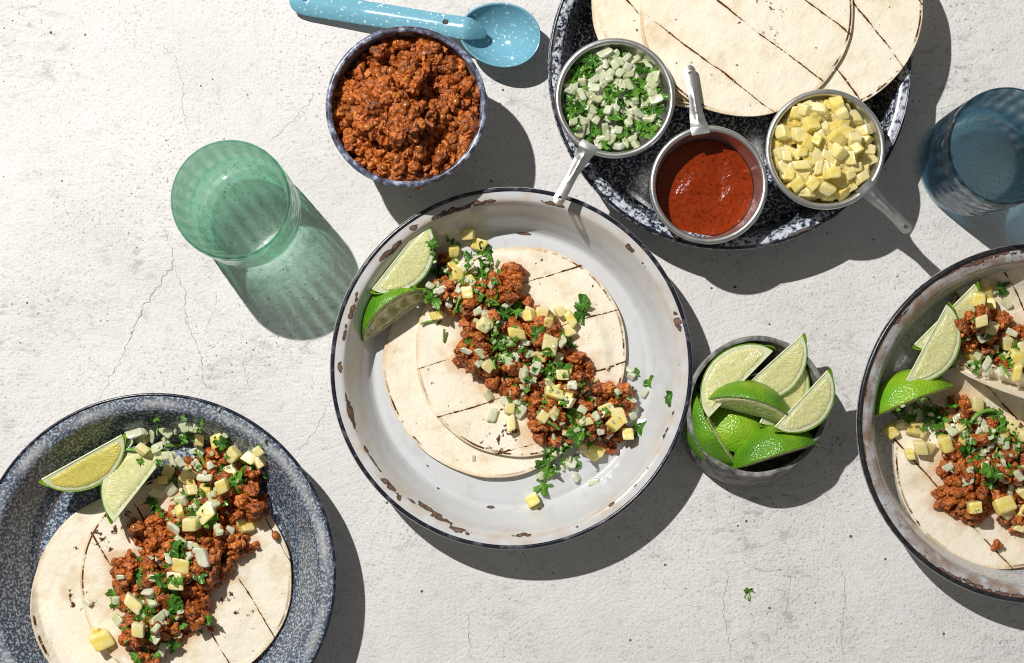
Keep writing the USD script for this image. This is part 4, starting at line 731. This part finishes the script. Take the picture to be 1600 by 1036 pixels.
for x, y, k, lab, s in [(832, 781, PI_, 'lone pineapple cube on bare white enamel below the taco', 1.05), (1016, 600, LE, 'small cilantro leaf on bare white enamel right of the taco', .9), (1047, 617, LE, 'twisted cilantro leaf near the right rim of the white plate', 1.0), (740, 716, ON, 'tiny onion piece alone on the lower plain tortilla of the white plate', .6)]:
    put(k, x, y, lab, None, CT[k], s, 10)
bl = 'on the taco of the blue plate'
topping((180, 640), a, bl, {PI_: [(230, 250), (225, 320, 1.05), (680, 250, 1.05), (835, 240, 1.15), (1100, 390), (1165, 340, .95), (1170, 425, .95), (960, 360, 1.2), (590, 540, 1.1), (430, 500, 1.1), (610, 650, 1.1), (740, 660), (620, 600), (530, 840, 1.15), (745, 830, 1.3), (630, 920, 1.25), (960, 500), (1055, 940, 1.1), (870, 620), (390, 570)],
    ON: [(155, 190, 1.3), (160, 270), (225, 185), (300, 210, 1.2), (410, 180, 1.6), (400, 245), (345, 305, 1.3), (580, 140, 1.3), (640, 150), (660, 330, 1.2), (440, 370, 1.3), (495, 385), (465, 430), (530, 430), (660, 450, 1.4), (770, 450), (730, 550, 1.3), (830, 660, 1.2), (330, 680, 1.5), (450, 650, 1.4), (540, 740, 1.4), (640, 790), (800, 730, 1.2), (480, 960, 1.1), (840, 970, 1.4), (930, 980, 1.4), (900, 825, .7), (690, 740), (700, 350)],
    LE: [(560, 240), (890, 250, 1.2), (850, 275), (950, 430, 1.3), (900, 470, 1.3), (870, 510, 1.2), (1100, 450, 1.2), (1010, 520, 1.2), (960, 590, 1.3), (1020, 575), (310, 760, 1.3), (320, 810), (720, 890), (770, 900), (380, 840, .7), (860, 710), (480, 580), (640, 720), (620, 830, .8), (670, 870, .8), (600, 190)],
    SM: [(530, 220, 1.6, -.7), (340, 170, .8, 1.5), (715, 420, 1.5, -1.2), (160, 325, 1.4, .1), (770, 590, 1.1, .2), (715, 660, .9, -1), (470, 290, 1.2, .2), (590, 480, .9, 0)]})
bits([(290, 690, 30), (330, 740, 30), (300, 790, 26), (270, 870, 26), (245, 930, 28), (250, 980, 26), (370, 730, 22)], bl, 24, 12)
c6 = .1988
topping((140, 830), c6, bl, {PI_: [(720, 270, 1.3), (680, 390, 1.3), (350, 560, 1.3), (390, 770, 1.1), (100, 850, 1.5), (60, 790, .9)],
    ON: [(250, 360, .8), (380, 350, 1.1), (560, 240, 1.1), (625, 215), (720, 70, 1.2), (790, 110, 1.1), (855, 130, 1.1), (785, 190), (890, 200, 1.7), (840, 350, 1.2), (540, 370, 1.5), (470, 470, 1.4), (510, 540, 1.8), (380, 640, 1.2), (540, 690, 1.5), (600, 640), (720, 630, .8), (755, 715, 1.1), (690, 815), (210, 540), (220, 690, 1.2), (520, 840, 1.2), (530, 760), (590, 900, 1.2), (560, 950, 1.2)],
    LE: [(380, 340, 1.1), (640, 140, 1.2), (700, 130), (550, 360, 1.1), (870, 340), (1080, 180, .9), (620, 270, 1.1), (660, 480, 1.3), (700, 500), (200, 490, .9), (180, 575), (690, 600, 1.2), (650, 650, 1.2), (700, 700, 1.3), (660, 590), (420, 680, 1.1), (440, 790, 1.3), (265, 700, .9), (370, 720), (640, 850, 1.2), (510, 990, .9), (380, 970, .9), (925, 690, .9), (480, 600), (640, 370, .8), (690, 390, .8)], SM: [(310, 850, .9, .6), (420, 570, 1.2, -1)]})
put('lentil', 431, 837, 'single lentil alone near the right edge of the tortilla on the blue plate', None, 'lentil', 1.25)
put('lentil', 332, 984, 'single lentil alone beside the filling low on the blue plate', None, 'lentil', 1.1)
put(ON, 137, 940, 'small onion piece alone on the bare tortilla of the blue plate', None, 'onion', .8, 8)
gr = 'on the tacos of the worn grey plate'
topping((1400, 420), .2123, gr, {PI_: [(650, 110, 1.0), (600, 225, 1.1), (650, 170), (690, 260, 1.1), (620, 390), (685, 440, 1.15), (810, 550), (565, 640), (880, 660, 1.3), (920, 590, 1.1), (880, 760, 1.05)],
    ON: [(715, 170, .7), (620, 500, 1.3), (730, 590, 1.2), (660, 700, 1.2), (670, 750, 1.1), (760, 760, 1.1), (845, 470, 1.1), (815, 255, 1.1), (590, 640, 1.1), (560, 700)], LE: [(765, 150, 1.1), (680, 650), (790, 620, 1.1), (800, 690), (590, 720, .8), (870, 570, .9), (650, 480, .8)], SM: [(800, 750, 1, -1)]})
topping((1400, 600), .251, gr, {PI_: [(80, 435, 1.05), (180, 400), (145, 395), (155, 285), (110, 280), (500, 130), (400, 270), (425, 340), (300, 370, 1.1), (720, 250), (750, 300), (660, 310), (555, 525, 1.1), (790, 320), (670, 755, 1.3), (700, 810), (785, 790), (775, 880), (480, 765), (780, 670), (-30, 290, 1.1), (330, 270, .8)],
    ON: [(375, 210), (345, 290, 1.3), (360, 360, 1.1), (450, 290), (480, 350), (500, 230), (540, 260), (575, 290), (510, 300), (530, 420), (560, 440), (580, 370), (640, 350), (680, 385, 1.1), (655, 490, 1.2), (440, 605, 1.2), (320, 520, 1.1), (360, 540, .8), (460, 540, .9), (670, 590, 1.2), (710, 655), (760, 570, 1.1), (760, 610), (430, 320), (750, 390), (650, 440, .8), (500, 200), (20, 250), (90, 160)],
    LE: [(240, 190, 1.5), (290, 215, 1.5), (200, 200, 1.2), (340, 120, .9), (310, 310), (600, 170, 1.3), (600, 330, 1.1), (640, 270), (700, 270), (450, 440, 1.2), (510, 470, 1.1), (580, 530, 1.2), (610, 560), (590, 625, 1.3), (690, 340), (770, 480), (430, 230, .8), (200, 150), (130, 160), (740, 370), (420, 420), (60, 200), (30, 170)], SM: [(620, 430, 1, 1.5), (520, 180, 2, .5), (450, 480, .8, .2)]})
bits([(1540, 545, 26), (1520, 665, 24), (1550, 690, 26), (1560, 730, 26), (1590, 700, 22), (1440, 640, 14)], gr, 20, 13)
put('filling_crumb', 1557, 852, 'single orange crumb alone low on the lower taco of the grey plate', None, 'crumb', .8)
put(LE, 1172, 924, 'tiny cilantro leaf alone on the bare table below the lime bowl', None, 'cilantro', .85, 15)

# ---------------------------------------------------------------- what the cups hold
def fill(c, R, z0, dome, n, kinds, where, rmax, lift_rand=0.0):
    yy = np.hypot(_gx - c[0], _gy - c[1]); m = yy < R * rmax + .003; HM[m] = z0 + dome * (1 - (yy[m] / (R * rmax)) ** 2)
    for k in range(n):
        rr = R * rmax * math.sqrt(rnd.random()); an = rnd.uniform(0, 6.283); kind = rnd.choices([x[0] for x in kinds], [x[1] for x in kinds])[0]
        rr = min(rr, R * .88 - BR[kind]); x, y = c[0] + rr * math.cos(an), c[1] + rr * math.sin(an)
        best = min(((height(x + dx, y + dy, .0025, 50) + rnd.uniform(0, .002), x + dx, y + dy) for dx in (-.004, 0, .004) for dy in (-.004, 0, .004) if math.hypot(x + dx - c[0], y + dy - c[1]) < R * .88 - BR[kind] * .8), default=None)
        if best is None: continue
        nm, cat, sc, tl = {PI_: ('yellow pineapple cube', 'pineapple', .93, 28), ON: ('chopped white onion piece', 'onion', 1.0, 30), LE: ('chopped green cilantro leaf', 'cilantro', .88, 32)}[kind]
        put(kind, 0, 0, f'{nm} {where}', (f'{nm}s {where}').replace('leafs', 'leaves'), cat, sc * rnd.uniform(.9, 1.12), tl, world=(best[1], best[2]))
fill(cupY[1], cupY[2],       .039, .017, 145, [(PI_, 1)], 'heaped in the right measuring cup', .84)
fill(cupO[1], cupO[2],   .046, .003, 215, [(ON, .56), (LE, .44)], 'in the left measuring cup', .84)
